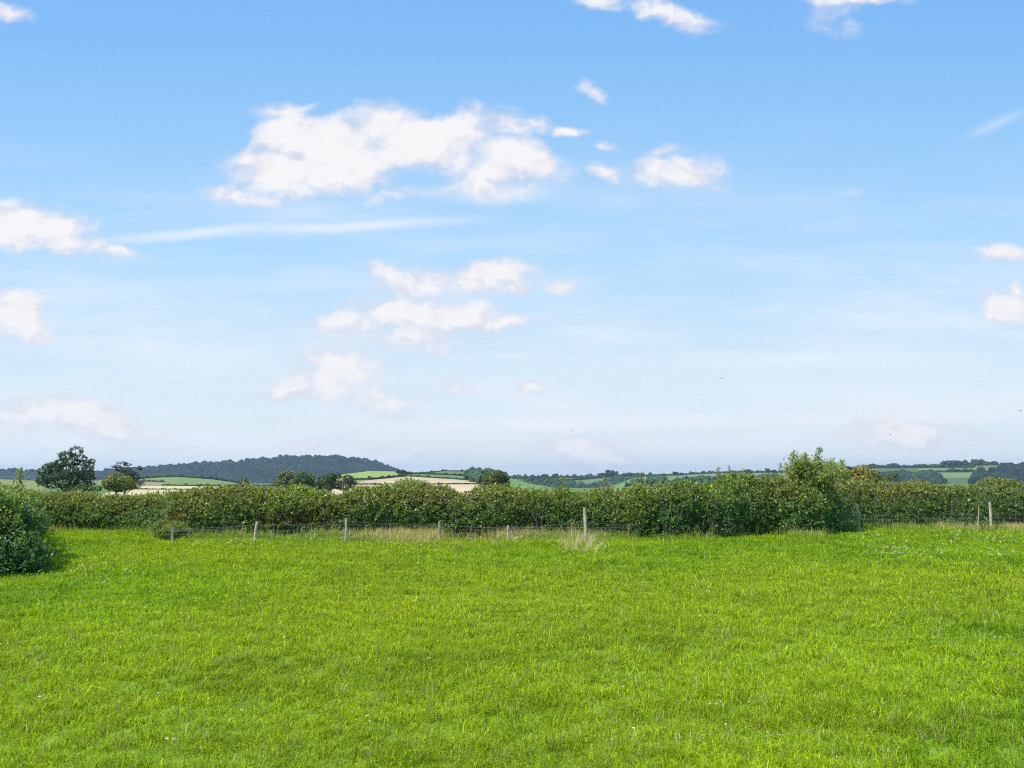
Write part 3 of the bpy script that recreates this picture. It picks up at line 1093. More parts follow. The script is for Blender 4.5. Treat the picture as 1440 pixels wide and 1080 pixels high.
def build_grass():
    N = 1150000
    rmin, rmax, k = 4.0, 36.0, 0.72
    u = rng.random(N)
    r = (rmin ** k + u * (rmax ** k - rmin ** k)) ** (1 / k)
    az = rng.uniform(-R(38), R(38), N)
    x, y = r * np.sin(az), r * np.cos(az)
    ok = ~in_hedge(x, y)
    # clumping: thin out between tufts
    cl = fbm(x / 0.16, y / 0.16, 0, 2, 141)
    ok &= rng.random(N) < np.clip(0.72 + cl * 0.9, 0.25, 1)
    x, y, r, cl = x[ok], y[ok], r[ok], cl[ok]
    n = len(x)
    # taller tufts
    nt = 9000
    tr = (rmin ** k + rng.random(nt) * (rmax ** k - rmin ** k)) ** (1 / k); ta = rng.uniform(-R(38), R(38), nt)
    tx, ty = tr * np.sin(ta), tr * np.cos(ta)
    keep = ~in_hedge(tx, ty) & (rng.random(nt) < np.clip(.5 + fbm(tx / 1.2, ty / 1.2, 0, 2, 161) * 1.6, .05, 1))
    tx, ty, tr = tx[keep], ty[keep], tr[keep]
    per = 16
    sg = np.repeat(.02 + .0028 * tr, per)
    x = np.concatenate([x, np.repeat(tx, per) + rng.normal(0, 1, len(sg)) * sg]); y = np.concatenate([y, np.repeat(ty, per) + rng.normal(0, 1, len(sg)) * sg])
    r = np.concatenate([r, np.repeat(tr, per)]); cl = np.concatenate([cl, np.repeat(rng.uniform(.6, 1.6, len(tx)), per)])
    big = fbm(x / 1.6, y / 1.6, 0, 2, 151)
    n = len(x)
    h = (0.055 + 0.045 * np.clip(cl, -1, 2) + 0.035 * np.clip(big, -.7, 1)) * rng.uniform(0.6, 1.45, n) + 0.015
    h *= 1 + 0.022 * (r - 5)
    w = 0.0042 * (r / 5) ** 0.78 * rng.uniform(0.7, 1.4, n)
    lean = rng.beta(2.2, 2.0, n) * 1.5
    c = grass_colour(x, y, n)
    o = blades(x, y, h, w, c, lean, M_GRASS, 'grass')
    tag(o, 'short bright green pasture grass covering the whole field', 'grass', 'stuff')


build_grass()


def scatter_px(n, cx, cy, rx, ry):
    """points on the field round a pixel"""
    a = rng.uniform(0, 2 * math.pi, n); q = np.sqrt(rng.random(n))
    px, py = cx + rx * q * np.cos(a), cy + ry * q * np.sin(a)
    X, Y, Z_ = raydir(px, py)
    t = -CH / Z_
    return X * t, Y * t


def long_grass():
    # rough uncut strip along the hedge foot
    n = 160000
    px = rng.uniform(60, 1600, n)
    D = hedge_front(px)
    back = rng.exponential(0.8, n) * (1 + 0.6 * fbm(px / 14.0, px * 0, 0, 2, 402))
    y = D + 0.15 - back
    x = (px - 720) / 1080 * y
    dense = np.clip(0.5 + fbm(x / 1.5, y / 1.5, 0, 2, 171) * 1.4, 0.06, 1)
    dense = np.where((px < 228), dense * 0.25, dense)
    dense = np.where((px > 900) & (px < 1100), dense * 0.25, dense)
    ok = rng.random(n) < dense
    x, y, px, back = x[ok], y[ok], px[ok], back[ok]
    n = len(x)
    h = rng.uniform(0.12, 0.34, n) * np.clip(1.25 - back * 0.40, 0.35, 1.25)
    c = np.array([0.25, 0.37, 0.025]) * rng.uniform(.5, 1.3, (n, 1))
    gold = np.exp(-((px - 600) / 75) ** 2) + 0.7 * np.exp(-((px - 690) / 50) ** 2) + 0.9 * np.exp(-((px - 1345) / 30) ** 2) + np.exp(-((px - 1450) / 45) ** 2) + 0.3 * np.exp(-((px - 120) / 60) ** 2) + 0.14
    m = rng.random(n) < np.clip(gold, 0, 1) * 0.62
    c[m] = np.array([0.60, 0.50, 0.22]) * rng.uniform(.7, 1.35, (m.sum(), 1))
    h[m] *= 1.5
    o = blades(x, y, h, rng.uniform(.006, .013, n), c, rng.beta(2, 3, n) * 0.9, M_GRASS, 'long_grass')
    tag(o, 'uncut straw and green grass along the foot of the hedge', 'long grass', 'stuff')
    # tall pale stalks round the tallest post
    n = 620
    kc = rng.integers(0, 11, n)
    cxs = np.array([788, 796, 803, 808, 812, 818, 822, 829, 834, 838, 845]); cys = np.array([765, 772, 761, 775, 768, 764, 777, 770, 762, 776, 767])
    px = cxs[kc] + rng.normal(0, 2.6, n); py = cys[kc] + rng.normal(0, 1.4, n)
    X, Y, Z_ = raydir(px, py); t = -CH / Z_
    x, y = X * t, Y * t
    o = blades(x, y, (rng.beta(1.6, 2.0, n) * .75 + .12) * np.array([.5, .8, 1.15, .7, 1.2, .9, .6, .9, .75, .55, .4])[kc], rng.uniform(.004, .010, n), np.array([0.66, 0.55, 0.25]) * rng.uniform(.7, 1.3, (n, 1)),
               rng.beta(1.5, 3, n) * .9, M_STRAW, 'dry_stalks')
    tag(o, 'tall pale dry grass stalks clustered round the tallest fence post', 'dry grass', 'stuff')
    # straw tufts in the field
    xs, ys = [], []
    for _ in range(330):
        px, py = rng.uniform(20, 1430), 775 + 300 * rng.random() ** 1.2
        k = rng.integers(4, 22)
        a, b_ = scatter_px(k, px, py, 9, 4)
        xs.append(a); ys.append(b_)
    x, y = np.concatenate(xs), np.concatenate(ys)
    n = len(x)
    r = np.hypot(x, y)
    c = np.where(rng.random((n, 1)) < .6, np.array([[.40, .46, .10]]), np.array([[.40, .33, .15]])) * rng.uniform(.7, 1.3, (n, 1))
    o = blades(x, y, rng.uniform(.08, .22, n), .0036 * (r / 5) ** .8 * np.ones(n), c, rng.beta(2, 2, n) * 1.1, M_GRASS, 'grass_stalks')
    tag(o, 'scattered pale seeding grass stalks standing above the short turf', 'grass stalks', 'stuff')


long_grass()


def weeds():
    # broad leaved weeds in darker patches
    patches = [(150, 835, 55, 14, 380), (225, 850, 25, 12, 160), (60, 830, 60, 12, 320), (900, 770, 60, 5, 200), (1240, 785, 90, 12, 520), (1340, 775, 80, 8, 420),
               (480, 960, 60, 22, 90), (1010, 1040, 90, 30, 120), (300, 1010, 80, 26, 110), (1180, 900, 40, 14, 60), (640, 850, 50, 12, 70),
               (330, 775, 90, 5, 260), (470, 768, 70, 5, 260), (40, 815, 40, 8, 240), (720, 1000, 60, 20, 60), (520, 780, 80, 6, 160), (940, 780, 60, 8, 160)]
    Vb = Bag()
    for (cx, cy, rx, ry, n) in patches:
        x, y = scatter_px(n, cx, cy, rx, ry)
        n = len(x)
        z = ground_z(x, y) + rng.uniform(.03, .11, n)
        a = rng.uniform(0, 2 * math.pi, n)
        axis = np.stack([np.cos(a), np.sin(a), rng.uniform(0.1, 1.0, n)], -1)
        nr = norm(np.array([0, 0, 1.]) + rng.normal(0, .4, (n, 3)))
        ln = rng.uniform(.03, .06, n) * np.clip(np.hypot(x, y) / 14, .6, 1.6)
        V, F = leaves(np.stack([x, y, z], -1), axis, nr, ln, ln * .4)
        c = np.array([.15, .27, .02]) * rng.uniform(.6, 1.5, (n, 1))
        Vb.add(V, F, col=np.repeat(c, 4, 0))
    o = Vb.build('weeds', M_GRASS)
    tag(o, 'patches of broad leaved weeds growing in the pasture', 'weeds', 'stuff')
    # small pale flower heads: tiny crossed petals
    spots = [(118, 812, 8, 3, 16), (146, 826, 6, 4, 8), (178, 818, 4, 2, 6), (1265, 783, 26, 4, 44), (1310, 788, 20, 3, 24), (1405, 785, 16, 4, 22), (1250, 770, 80, 8, 50),
             (1385, 766, 40, 4, 40), (1345, 757, 8, 3, 12), (590, 765, 80, 8, 60), (520, 758, 20, 3, 30), (725, 764, 7, 2, 20), (455, 764, 40, 5, 40), (350, 772, 60, 5, 30), (855, 772, 40, 6, 24),
             (240, 1063, 12, 3, 8), (1411, 912, 12, 2, 7), (1080, 1050, 26, 6, 8), (1008, 1003, 12, 3, 8), (528, 1030, 12, 4, 8), (990, 832, 14, 6, 12), (1110, 990, 300, 90, 26), (300, 960, 280, 90, 26), (740, 900, 300, 90, 24)]
    fb = Bag()
    for (cx, cy, rx, ry, n) in spots:
        x, y = scatter_px(max(3, int(n * .6)), cx, cy, rx * 1.25, ry * 1.4)
        n = len(x)
        r = np.hypot(x, y)
        for q in range(7):
            a = rng.uniform(0, 2 * math.pi, n)
            axis = np.stack([np.cos(a), np.sin(a), rng.uniform(-.2, .9, n)], -1)
            ln = (.007 + .0009 * r) * rng.uniform(.6, 1.2, n)
            z = ground_z(x, y) + .05 + .006 * r
            pos = np.stack([x, y, z], -1) + rng.normal(0, .004, (n, 3)) * (r / 8)[:, None]
            V, F = leaves(pos, axis, norm(rng.normal(0, 1, (n, 3)) + [0, 0, 1]), ln, ln * .7)
            c = np.where(rng.random((n, 1)) < .72, np.array([[.85, .80, .58]]), np.array([[.42, .27, .24]])) * rng.uniform(.8, 1.1, (n, 1))
            fb.add(V, F, col=np.repeat(c, 4, 0))
    o = fb.build('wildflowers', M_FLOWER)
    tag(o, 'small white and faded pink clover and yarrow heads in the grass', 'wildflowers', 'stuff')


weeds()


# ------------------------------------------------------------------ trees
def make_tree(name, label, lobes, D, px_base, base_py, col_hi, col_lo, card=0.30, dens=26, cat='tree', trunk=0.35, group=None, dd_rand=1.0, holes=0.25, mat=None, name_parts=('trunk', 'crown')):
    """lobes in photo pixels (px, py, rx, ry); built at depth D with real size"""
    s = D / 1080
    bx = (px_base - 720) / 1080 * D
    gz = float(ground_z(bx, D))
    root = thing(name, label, cat, (bx, D, gz), group)
    LB = []
    for (px, py, rx, ry) in lobes:
        LB.append(L_(px, py, rx * .95, ry * .95, D, rng.uniform(-.5, .5) * rx * s * dd_rand * 1.3, 0.95))
    LB = np.array(LB)
    area = LB[:, 3] * LB[:, 5] * 12.0
    n = (area * dens).astype(int) + 40
    k = np.repeat(np.arange(len(LB)), n)
    m = len(k)
    d = norm(rng.normal(0, 1, (m, 3)))
    lump = 1 + 0.35 * fbm(d[:, 0] * 2.2 + k * 9.1, d[:, 1] * 2.2, d[:, 2] * 2.2, 3, 201)
    rad = rng.uniform(0.35, 1, m) ** 0.4 * lump
    p = LB[k, :3] + d * LB[k, 3:] * rad[:, None]
    gap = fbm(p[:, 0] / (4.5 * s * 3), p[:, 1] / (4.5 * s * 3), p[:, 2] / (3.0 * s * 3), 2, 207)
    ok = (gap > -0.5 + holes) & (p[:, 2] > gz + .2)
    p, d, k = p[ok], d[ok], k[ok]
    m = len(p)
    axis = norm(rng.normal(0, 1, (m, 3)) + [0, 0, -.1])
    nr = norm(d * 0.9 + rng.normal(0, .5, (m, 3)) + [0, 0, .5])
    ln = card * rng.uniform(.55, 1.4, m)
    V, F = leaves(p - axis * ln[:, None] / 2, axis, nr, ln, ln * .8)
    t = np.clip(.5 + fbm(p[:, 0] / (5 * s * 2), p[:, 1] / (5 * s * 2), p[:, 2] / (5 * s * 2), 2, 211) * 1.3, 0, 1)[:, None]
    c = np.array(col_lo) * (1 - t) + np.array(col_hi) * t
    c = c * rng.uniform(.65, 1.45, (m, 1))
    mesh_np(name_parts[1], V, F, np.repeat(c, 4, 0), mat or M_TREE, root, loc=root.location)
    tb = Bag()
    ctr = LB[:, :3].mean(0)
    low = LB[:, 2].min()
    fork = np.array([bx * .6 + ctr[0] * .4, D, gz + max(.6, (low - gz) * .7)])
    V, F, T = polytube([(bx, D, gz - .3), (bx, D, gz + .4), tuple((np.array([bx, D, gz]) + fork) / 2), tuple(fork)], [trunk * 1.35, trunk, trunk * .85, trunk * .7], 8, .12)
    tb.add(V, F, T)
    for q in LB:
        e = q[:3] + [0, 0, q[5] * .3]
        mid = (fork + e) / 2 + rng.normal(0, 1, 3) * .06 * np.linalg.norm(e - fork)
        V, F, T = polytube([tuple(fork), tuple(mid), tuple(e)], [trunk * .5, trunk * .26, trunk * .07], 6, .1)
        tb.add(V, F, T)
    tb.build(name_parts[0], M_BARK, root, loc=root.location)
    return root


OAK_HI, OAK_LO = (0.085, 0.135, 0.04), (0.035, 0.070, 0.028)
make_tree('oak_tree', 'large dark green spreading oak tree on the skyline at far left', [
    (106, 634, 11, 8), (92, 641, 10, 7), (101, 650, 13, 8), (115, 645, 9, 6), (84, 652, 9, 7), (124, 655, 10, 7), (128, 649, 6, 4), (75, 658, 14, 8),
    (64, 664, 11, 8), (84, 668, 16, 9), (104, 665, 15, 9), (120, 668, 13, 9), (60, 676, 10, 8), (76, 680, 14, 8), (96, 680, 15, 8), (115, 681, 14, 8), (127, 676, 7, 9), (133, 660, 4, 5)],
    140, 96, 700, OAK_HI, OAK_LO, card=.31, dens=24, trunk=.5, holes=.30)
make_tree('flat_topped_tree', 'thin flat topped tree with wispy tiers behind the round golden bush, far left', [
    (170, 650.5, 9, 2.2), (163, 656, 8, 2.2), (179, 653.5, 6, 2.2), (173, 660, 12, 4), (186, 659, 7, 2.6), (192, 657, 5, 1.8), (197, 659.5, 4, 1.5), (181, 665, 11, 4), (188, 672, 10, 8), (178, 673, 10, 8), (196, 682, 8, 6)],
    170, 178, 700, (0.06, 0.08, 0.035), (0.03, 0.045, 0.025), card=.28, dens=20, trunk=.3, holes=.3)
make_tree('round_bush', 'round golden green bush in front of the thin flat topped tree, far left', [
    (163, 674, 14, 11), (155, 680, 12, 9), (175, 678, 14, 9), (167, 684, 20, 8), (183, 684, 10, 6)],
    120, 167, 700, (0.26, 0.25, 0.045), (0.10, 0.13, 0.03), card=.26, dens=34, cat='bush', trunk=.2, holes=.05)
make_tree('field_tree', 'olive topped tree, leftmost of the clump in front of the wooded hill', [
    (400, 670, 10, 8), (408, 668, 9, 7), (396, 680, 11, 9), (410, 680, 11, 9)], 200, 402, 700, (0.21, 0.21, 0.075), (0.10, 0.125, 0.045), card=.38, dens=20, holes=.1)
make_tree('field_tree', 'bright green rounded tree, second from left in the clump below the wooded hill', [
    (424, 672, 13, 9), (436, 673, 8, 8), (416, 681, 11, 8), (430, 683, 13, 8), (440, 682, 7, 7), (418, 690, 12, 6)], 190, 426, 700, (0.17, 0.24, 0.055), (0.055, 0.10, 0.035), card=.36, dens=22, holes=.1)
make_tree('field_tree', 'darkest tree in the clump below the wooded hill, right of the bright green one', [
    (455, 675, 10, 7), (466, 672, 9, 7), (474, 670, 7, 5), (460, 683, 13, 8), (474, 681, 10, 8), (448, 683, 8, 7)], 200, 462, 700, (0.085, 0.135, 0.045), (0.036, 0.07, 0.028), card=.36, dens=22, holes=.1)
make_tree('field_tree', 'greyish rightmost tree of the clump below the wooded hill, touching the green field', [
    (489, 674, 9, 7), (496, 681, 7, 7), (484, 683, 10, 8)], 205, 490, 700, (0.12, 0.13, 0.07), (0.05, 0.07, 0.035), card=.36, dens=20, holes=.15)
make_tree('field_tree', 'small green tree in a hedge at the foot of the wooded hill', [
    (343, 676, 6, 4.5), (338, 679, 5, 3.5), (348, 679, 4, 3)], 420, 342, 690, (0.09, 0.14, 0.045), (0.04, 0.07, 0.03), card=.7, dens=6, holes=.1)
make_tree('field_tree', 'lone round topped olive tree in front of the wheat field, centre of the hedge', [
    (700, 667, 11, 7), (690, 670, 9, 7), (709, 671, 8, 7), (684, 676, 8, 7), (697, 677, 13, 9), (711, 680, 7, 8), (690, 684, 12, 8), (704, 686, 12, 7), (680, 683, 6, 6)],
    175, 698, 700, (0.18, 0.19, 0.055), (0.06, 0.09, 0.03), card=.34, dens=24, holes=.12)
make_tree('golden_tree', 'golden leafed young oak behind the right hedge beside the tall shrub', [
    (1212, 660, 12, 7), (1204, 666, 9, 8), (1222, 664, 11, 7), (1214, 673, 16, 9), (1230, 671, 9, 8), (1238, 676, 8, 7), (1206, 679, 10, 7)],
    85, 1215, 695, (0.34, 0.28, 0.06), (0.15, 0.15, 0.04), card=.22, dens=34, trunk=.16, holes=.12)
make_tree('small_bush', 'small pale leaved bush just right of the golden oak, behind the hedge', [
    (1250, 671, 8, 6), (1258, 668, 5, 4), (1246, 677, 9, 6), (1261, 673, 5, 5)],
    60, 1250, 700, (0.15, 0.19, 0.08), (0.06, 0.09, 0.03), card=.14, dens=50, cat='bush', trunk=.07, holes=.25)
make_tree('dark_tree', 'dark blue green tree in the gap between tall shrub and golden oak', [
    (1192, 662, 9, 7), (1190, 672, 12, 9), (1200, 670, 9, 9)], 420, 1193, 690, (0.03, 0.06, 0.04), (0.02, 0.04, 0.03), card=.8, dens=6, holes=.0)
make_tree('round_bush', 'low green bushes between oak and golden bush, at far left', [
    (112, 688, 16, 6), (132, 686, 12, 6), (95, 692, 14, 6)], 60, 118, 700, (0.10, 0.13, 0.03), (0.05, 0.08, 0.02), card=.14, dens=60, cat='bush', trunk=.08, holes=.0)

# ------------------------------------------------------------------ far blobs: crowns, hedges and woods
ico = bmesh.new()
bmesh.ops.create_icosphere(ico, subdivisions=2, radius=1.0)
ICV = np.array([v.co[:] for v in ico.verts]); ICF = np.array([[v.index for v in f.verts] for f in ico.faces])
ico.free()


def crowns(pos, rad, col, flat=0.85, jag=0.32):
    """lumpy small crowns, each its own shape"""
    n = len(pos); k = len(ICV)
    d = 1 + jag * (rng.random((n, k)) * 2 - 1)
    s = np.asarray(rad)[:, None, None]
    V = pos[:, None, :] + ICV[None] * d[..., None] * s * np.array([1, 1, flat])
    F = (np.arange(n)[:, None, None] * k + ICF[None]).reshape(-1, 3)
    C = np.repeat(col, k, 0) * rng.uniform(.85, 1.15, (n * k, 1))
    return V.reshape(-1, 3), F, C


def slope_points(px, py, layer):
    az, te = az_te(px, py)
    lo, hi = {1: (60, R1), 2: (R1 * 1.3, R2), 3: (R2 * 1.2, R3)}[layer]
    rr = np.exp(np.linspace(math.log(lo), math.log(hi), 160))
    E = tan_e(az[:, None], np.broadcast_to(rr, (len(az), len(rr))))
    idx = np.clip((E < te[:, None]).sum(1), 1, len(rr) - 1)
    q = np.arange(len(az))
    e0, e1 = E[q, idx - 1], E[q, idx]
    f = np.clip((te - e0) / np.where(np.abs(e1 - e0) < 1e-9, 1e-9, e1 - e0), 0, 1)
    r = rr[idx - 1] * (1 - f) + rr[idx] * f
    x, y = r * np.sin(az), r * np.cos(az)
    return np.stack([x, y, ground_z(x, y)], -1), r


def far_hedge(label, line, layer, h=2.4, c=(0.03, 0.055, 0.028), group='dark hedges dividing the far fields', step=0.55):
    line = np.array(line, float)
    seg = np.hypot(*np.diff(line, axis=0).T)
    cs = np.concatenate([[0], np.cumsum(seg)])
    n = max(3, int(cs[-1] / step))
    t = np.linspace(0, cs[-1], n)
    px = np.interp(t, cs, line[:, 0]); py = np.interp(t, cs, line[:, 1])
    p, r = slope_points(px, py, layer)
    hh = h * 0.75 * r / 1080 * rng.uniform(.7, 1.25, n) * np.where(rng.random(n) < .06, 1.7, 1)
    p[:, 2] += hh * .35
    V, F, C = crowns(p, hh * .75, np.array(c) * rng.uniform(.8, 1.25, (n, 1)), .95)
    o = mesh_np('field_hedge', V, F, C, M_WOOD, smooth=False, loc=tuple(p[n // 2] - [0, 0, hh[n // 2] * .35]))
    tag(o, label, 'hedge', group=group)


HG = None
far_hedge('thin dark hedge along the crest above the far left green field', [(188, 674.4), (220, 671.6), (250, 670.6), (300, 674.2), (345, 680.5)], 1, 2.2)
far_hedge('short brown hedge above the ploughed patch at far left', [(188, 677.4), (212, 677.2), (232, 678.2)], 1, 1.8, (.06, .055, .035))
far_hedge('brown hedge in front of the pale stubble strip', [(150, 688), (240, 688.5), (300, 688.8), (360, 689.2), (398, 691)], 1, 1.5, (.09, .065, .04))
far_hedge('dark low hedge between green field and stubble strip, left of the tree clump', [(228, 682.8), (280, 683.2), (330, 682.8), (400, 683.6)], 1, 1.7, (.05, .06, .03))
far_hedge('dark hedge along the lower edge of the bright green sloping field beside the wooded hill', [(482, 675.2), (520, 674.6), (545, 672.6), (572, 669.4)], 1, 3.0)
far_hedge('dark hedge along the top of the upper wheat field', [(560, 668.8), (600, 671.6), (640, 674), (664, 676.4), (690, 679)], 1, 2.3)
far_hedge('dark brown hedge between the two wheat fields', [(478, 681.6), (540, 681.4), (600, 681.6), (640, 681), (690, 681)], 1, 1.9, (.05, .045, .028))
far_hedge('dark hedge across the middle of the low green hill above the wheat', [(574, 667), (606, 667), (636, 668.4), (660, 669.6), (690, 670.4)], 1, 2.3)
far_hedge('dark hedge on the rounded crest of the low green hill above the wheat', [(574, 665.9), (600, 664.9), (625, 662.6), (650, 662.8), (680, 666), (708, 669.8)], 1, 1.6)
far_hedge('skyline hedge right of the lone round tree', [(716, 673), (760, 672.2), (800, 672), (840, 671.6), (870, 670.3), (905, 669.4)], 2, 3.2)
far_hedge('dark curving hedge below the skyline between round tree and skyline trees', [(728, 673.6), (770, 675.4), (800, 676), (822, 674.4), (850, 672)], 2, 3.0)
far_hedge('skyline hedge above the pale green slope behind the bramble hedge', [(895, 670), (930, 669), (960, 668), (1000, 666), (1040, 664.9), (1110, 664.8)], 2, 2.6)
far_hedge('upper dark hedge on the skyline at far right', [(1216, 656.6), (1250, 656.2), (1290, 656.4), (1330, 654.9)], 2, 2.2)
far_hedge('long dark hedge just below the skyline at far right', [(1216, 658.5), (1260, 658), (1320, 657.6), (1368, 657.4)], 2, 2.8)
far_hedge('short dark hedge between two strip fields at far right', [(1318, 664), (1345, 663.8), (1372, 663.4)], 2, 2.6)
far_hedge('skyline hedge with grown out trees above the far right strip fields', [(1362, 655.2), (1380, 654.4), (1402, 654)], 2, 4.5)


def wood(label, poly, layer, n, rad, c, name='distant_wood', jag=.32):
    poly = np.array(poly, float)
    mn, mx = poly.min(0), poly.max(0)
    px = rng.uniform(mn[0], mx[0], n * 4); py = rng.uniform(mn[1], mx[1], n * 4)
    ok = inpoly(px, py, poly)
    px, py = px[ok][:n], py[ok][:n]
    p, r = slope_points(px, py, layer)
    rr = rad * rng.uniform(.55, 1.35, len(p))
    p[:, 2] += rr * .55
    v = 1 + 0.55 * fbm(p[:, 0] / (rad * 9), p[:, 1] / (rad * 9), 0, 2, 301)
    V, F, C = crowns(p, rr, np.array(c) * v[:, None] * rng.uniform(.85, 1.15, (len(p), 1)), .95, jag)
    ctr = p[len(p) // 2]
    o = mesh_np(name, V, F, C, M_WOOD, loc=(float(ctr[0]), float(ctr[1]), float(ground_z(ctr[0], ctr[1]))))
    tag(o, label, 'wood', kind='stuff')


hillpoly = [(128, 667), (150, 665.5), (190, 661.5), (220, 659.5), (245, 657), (270, 655.5), (285, 653.5), (300, 654), (320, 651.5), (335, 652.5), (350, 649), (375, 647.5),
            (400, 644.8), (450, 644.5), (480, 644.5), (490, 647.5), (515, 649), (530, 652.5), (545, 657.5), (560, 663.5), (572, 668), (590, 673), (590, 684), (128, 684)]
wood('dark blue green woodland covering the whole long hill on the left', hillpoly, 3, 7500, 7.5, (0.018, 0.037, 0.025))
wood('dark strip of woodland on the ridge behind the big oak', [(-60, 668.5), (0, 668), (40, 669), (60, 670), (130, 667), (130, 684), (-60, 684)], 3, 900, 9.0, (0.03, 0.05, 0.036))
wood('dark wood filling the hollow left of the paired skyline trees', [(738, 676), (790, 677), (830, 682), (850, 676), (872, 671.5), (900, 671), (880, 680), (860, 690), (738, 690)], 2, 300, 4.0, (0.04, 0.075, 0.045))
wood('dark copse on the slope left of the lone round tree', [(662, 669), (690, 668), (705, 672), (705, 682), (672, 679), (660, 674)], 1, 150, 4.2, (0.045, 0.085, 0.045))
wood('belt of dark trees below the strip fields at far right', [(1238, 670), (1262, 667), (1280, 669), (1310, 667), (1322, 671), (1328, 684), (1228, 684), (1228, 668)], 2, 620, 5.0, (0.028, 0.055, 0.04))
wood('dark wood reaching the skyline at the right edge', [(1370, 668), (1378, 662), (1388, 667), (1402, 661), (1412, 656), (1440, 656.5), (1560, 656), (1560, 684), (1368, 684)], 2, 1300, 5.0, (0.022, 0.038, 0.032))
wood('scrubby wood on the slope behind the bramble hedge', [(880, 676), (930, 674), (980, 676), (1010, 672), (1060, 672), (1100, 670), (1100, 688), (880, 688)], 1, 130, 2.8, (0.05, 0.095, 0.05))
wood('small trees dotting the foot of the wooded hill', [(300, 671), (322, 670), (330, 679), (360, 676), (390, 678), (390, 684), (340, 684)], 3, 160, 8.0, (0.03, 0.055, 0.04))


def sky_tree(label, px, py_top, py_base, layer, w, n=14, c=(0.03, 0.05, 0.032), group='small trees on the far skyline'):
    """far tree a few pixels wide: trunk and lumpy crown"""
    p = on_slope(px, py_base, layer)
    r = math.hypot(p[0], p[1]); s = r / 1080
    h = (py_base - py_top) * s
    root = thing('skyline_tree', label, 'tree', tuple(p), group)
    q = np.stack([rng.normal(0, .32, n) * w * s, rng.normal(0, .3, n) * w * s, h * rng.uniform(.45, .88, n)], -1) + p
    V, F, C = crowns(q, w * s * rng.uniform(.16, .3, n), np.array(c) * rng.uniform(.8, 1.3, (n, 1)), .8, .35)
    mesh_np('crown', V, F, C, M_WOOD, root, loc=root.location)
    V, F, T = polytube([tuple(p - [0, 0, .5]), tuple(p + [0, 0, h * .35]), tuple(p + [.2, 0, h * .7])], [h * .045, h * .035, h * .015], 6)
    b = Bag(); b.add(V, F, T); b.build('trunk', M_BARK, root, loc=root.location)


for a in [('leftmost tiny tree of the row on the skyline right of the lone round tree', 757, 667.5, 672.5, 2, 2.4),
          ('narrow second tree of the skyline row right of the lone round tree', 763.5, 666.5, 673, 2, 3.4),
          ('third narrow tree of the skyline row right of the lone round tree', 769.5, 667, 673, 2, 3.2),
          ('widest tree of the skyline row right of the lone round tree', 781, 666.5, 673.5, 2, 6.5),
          ('low rounded tree left of the tall paired skyline trees', 848, 665.5, 671.5, 2, 7.5),
          ('taller left crown of the paired skyline trees at centre', 857, 660.5, 671, 2, 7.5),
          ('right crown of the paired skyline trees at centre', 864, 663, 671, 2, 7),
          ('dark dome shaped tree right of the paired skyline trees', 885, 665.5, 671, 2, 8.5),
          ('low bushy tree on the skyline, between dome shaped and brownish trees', 897, 667, 671, 2, 6),
          ('brownish tree on the skyline above the hedge where the brambles begin', 904, 664.8, 671, 2, 5.5),
          ('faint grey rounded tree on the skyline right of the brownish tree', 914, 664.5, 670, 2, 5.5),
          ('round dark tree on the skyline above the start of the bramble hedge', 950, 663.5, 669, 2, 5.5),
          ('wide dome shaped tree above the middle of the bramble hedge', 1049, 661.3, 667, 2, 9),
          ('small upright tree on the skyline left of the tall shrub', 1080, 659, 666, 2, 5.5),
          ('low bushy tree on the skyline touching the tall shrub', 1089, 661, 666, 2, 6),
          ('tiny lone tree on the crest of the low green hill above the wheat', 623, 660, 663, 1, 2.6),
          ('grey bushy trees where the wooded hill meets the wheat', 566, 661.5, 667.5, 1, 9),
          ('low dome of trees on the skyline just right of the golden oak', 1254, 653.2, 657.5, 2, 9),
          ('small skyline tree at the right edge of the golden oak', 1228, 653, 657.5, 2, 7),
          ('long flat topped clump breaking the skyline above the strip fields at far right', 1343, 651, 655.5, 2, 16),
          ('single thin tree on the skyline right of the flat topped clump', 1356, 652.5, 656, 2, 4),
          ('leftmost dark flat crowned tree on the ridge left of the big oak', 4, 661.5, 669, 3, 8),
          ('domed tree on the ridge left of the big oak, second from the edge', 19, 661, 669, 3, 12),
          ('small umbrella shaped tree on the ridge touching the big oak', 43, 661.8, 669, 3, 9),
          ('lone hump of trees on the ridge between big oak and flat topped tree', 150, 659.5, 666, 3, 6)]:
    sky_tree(a[0], a[1], a[2], a[3], a[4], a[5], n=26 if a[5] > 7 else 16, c=(.055, .055, .03) if 'brownish' in a[0] else (.03, .05, .034))

# telegraph poles on the far ridge
for (px, top, base, lab, rr) in ((826, 664, 674, 'lone telegraph pole on the far ridge left of the paired skyline trees', .22),
                                 (978, 657, 668, 'faint distant pole above the left end of the bramble hedge', .16)):
    p = on_slope(px, base, 2)
    r = math.hypot(p[0], p[1]); h = (base - top) * r / 1080
    root = thing('telegraph_pole', lab, 'pole', tuple(p))
    V, F, T = polytube([tuple(p - [0, 0, .5]), tuple(p + [0, 0, h])], [rr * 1.3, rr], 6)
    b = Bag(); b.add(V, F, T); b.build('pole', M_BARK, root, loc=root.location)
    V, F, T = polytube([tuple(p + [-1.1, 0, h * .93]), tuple(p + [1.1, 0, h * .93])], [.12, .12], 4)
    b = Bag(); b.add(V, F, T); b.build('crossarm', M_BARK, root, loc=root.location)

# white house among the trees of the hill
p = on_slope(380, 649.6, 3)
root = thing('white_house', 'tiny white house among the trees near the top of the wooded hill', 'house', tuple(p))


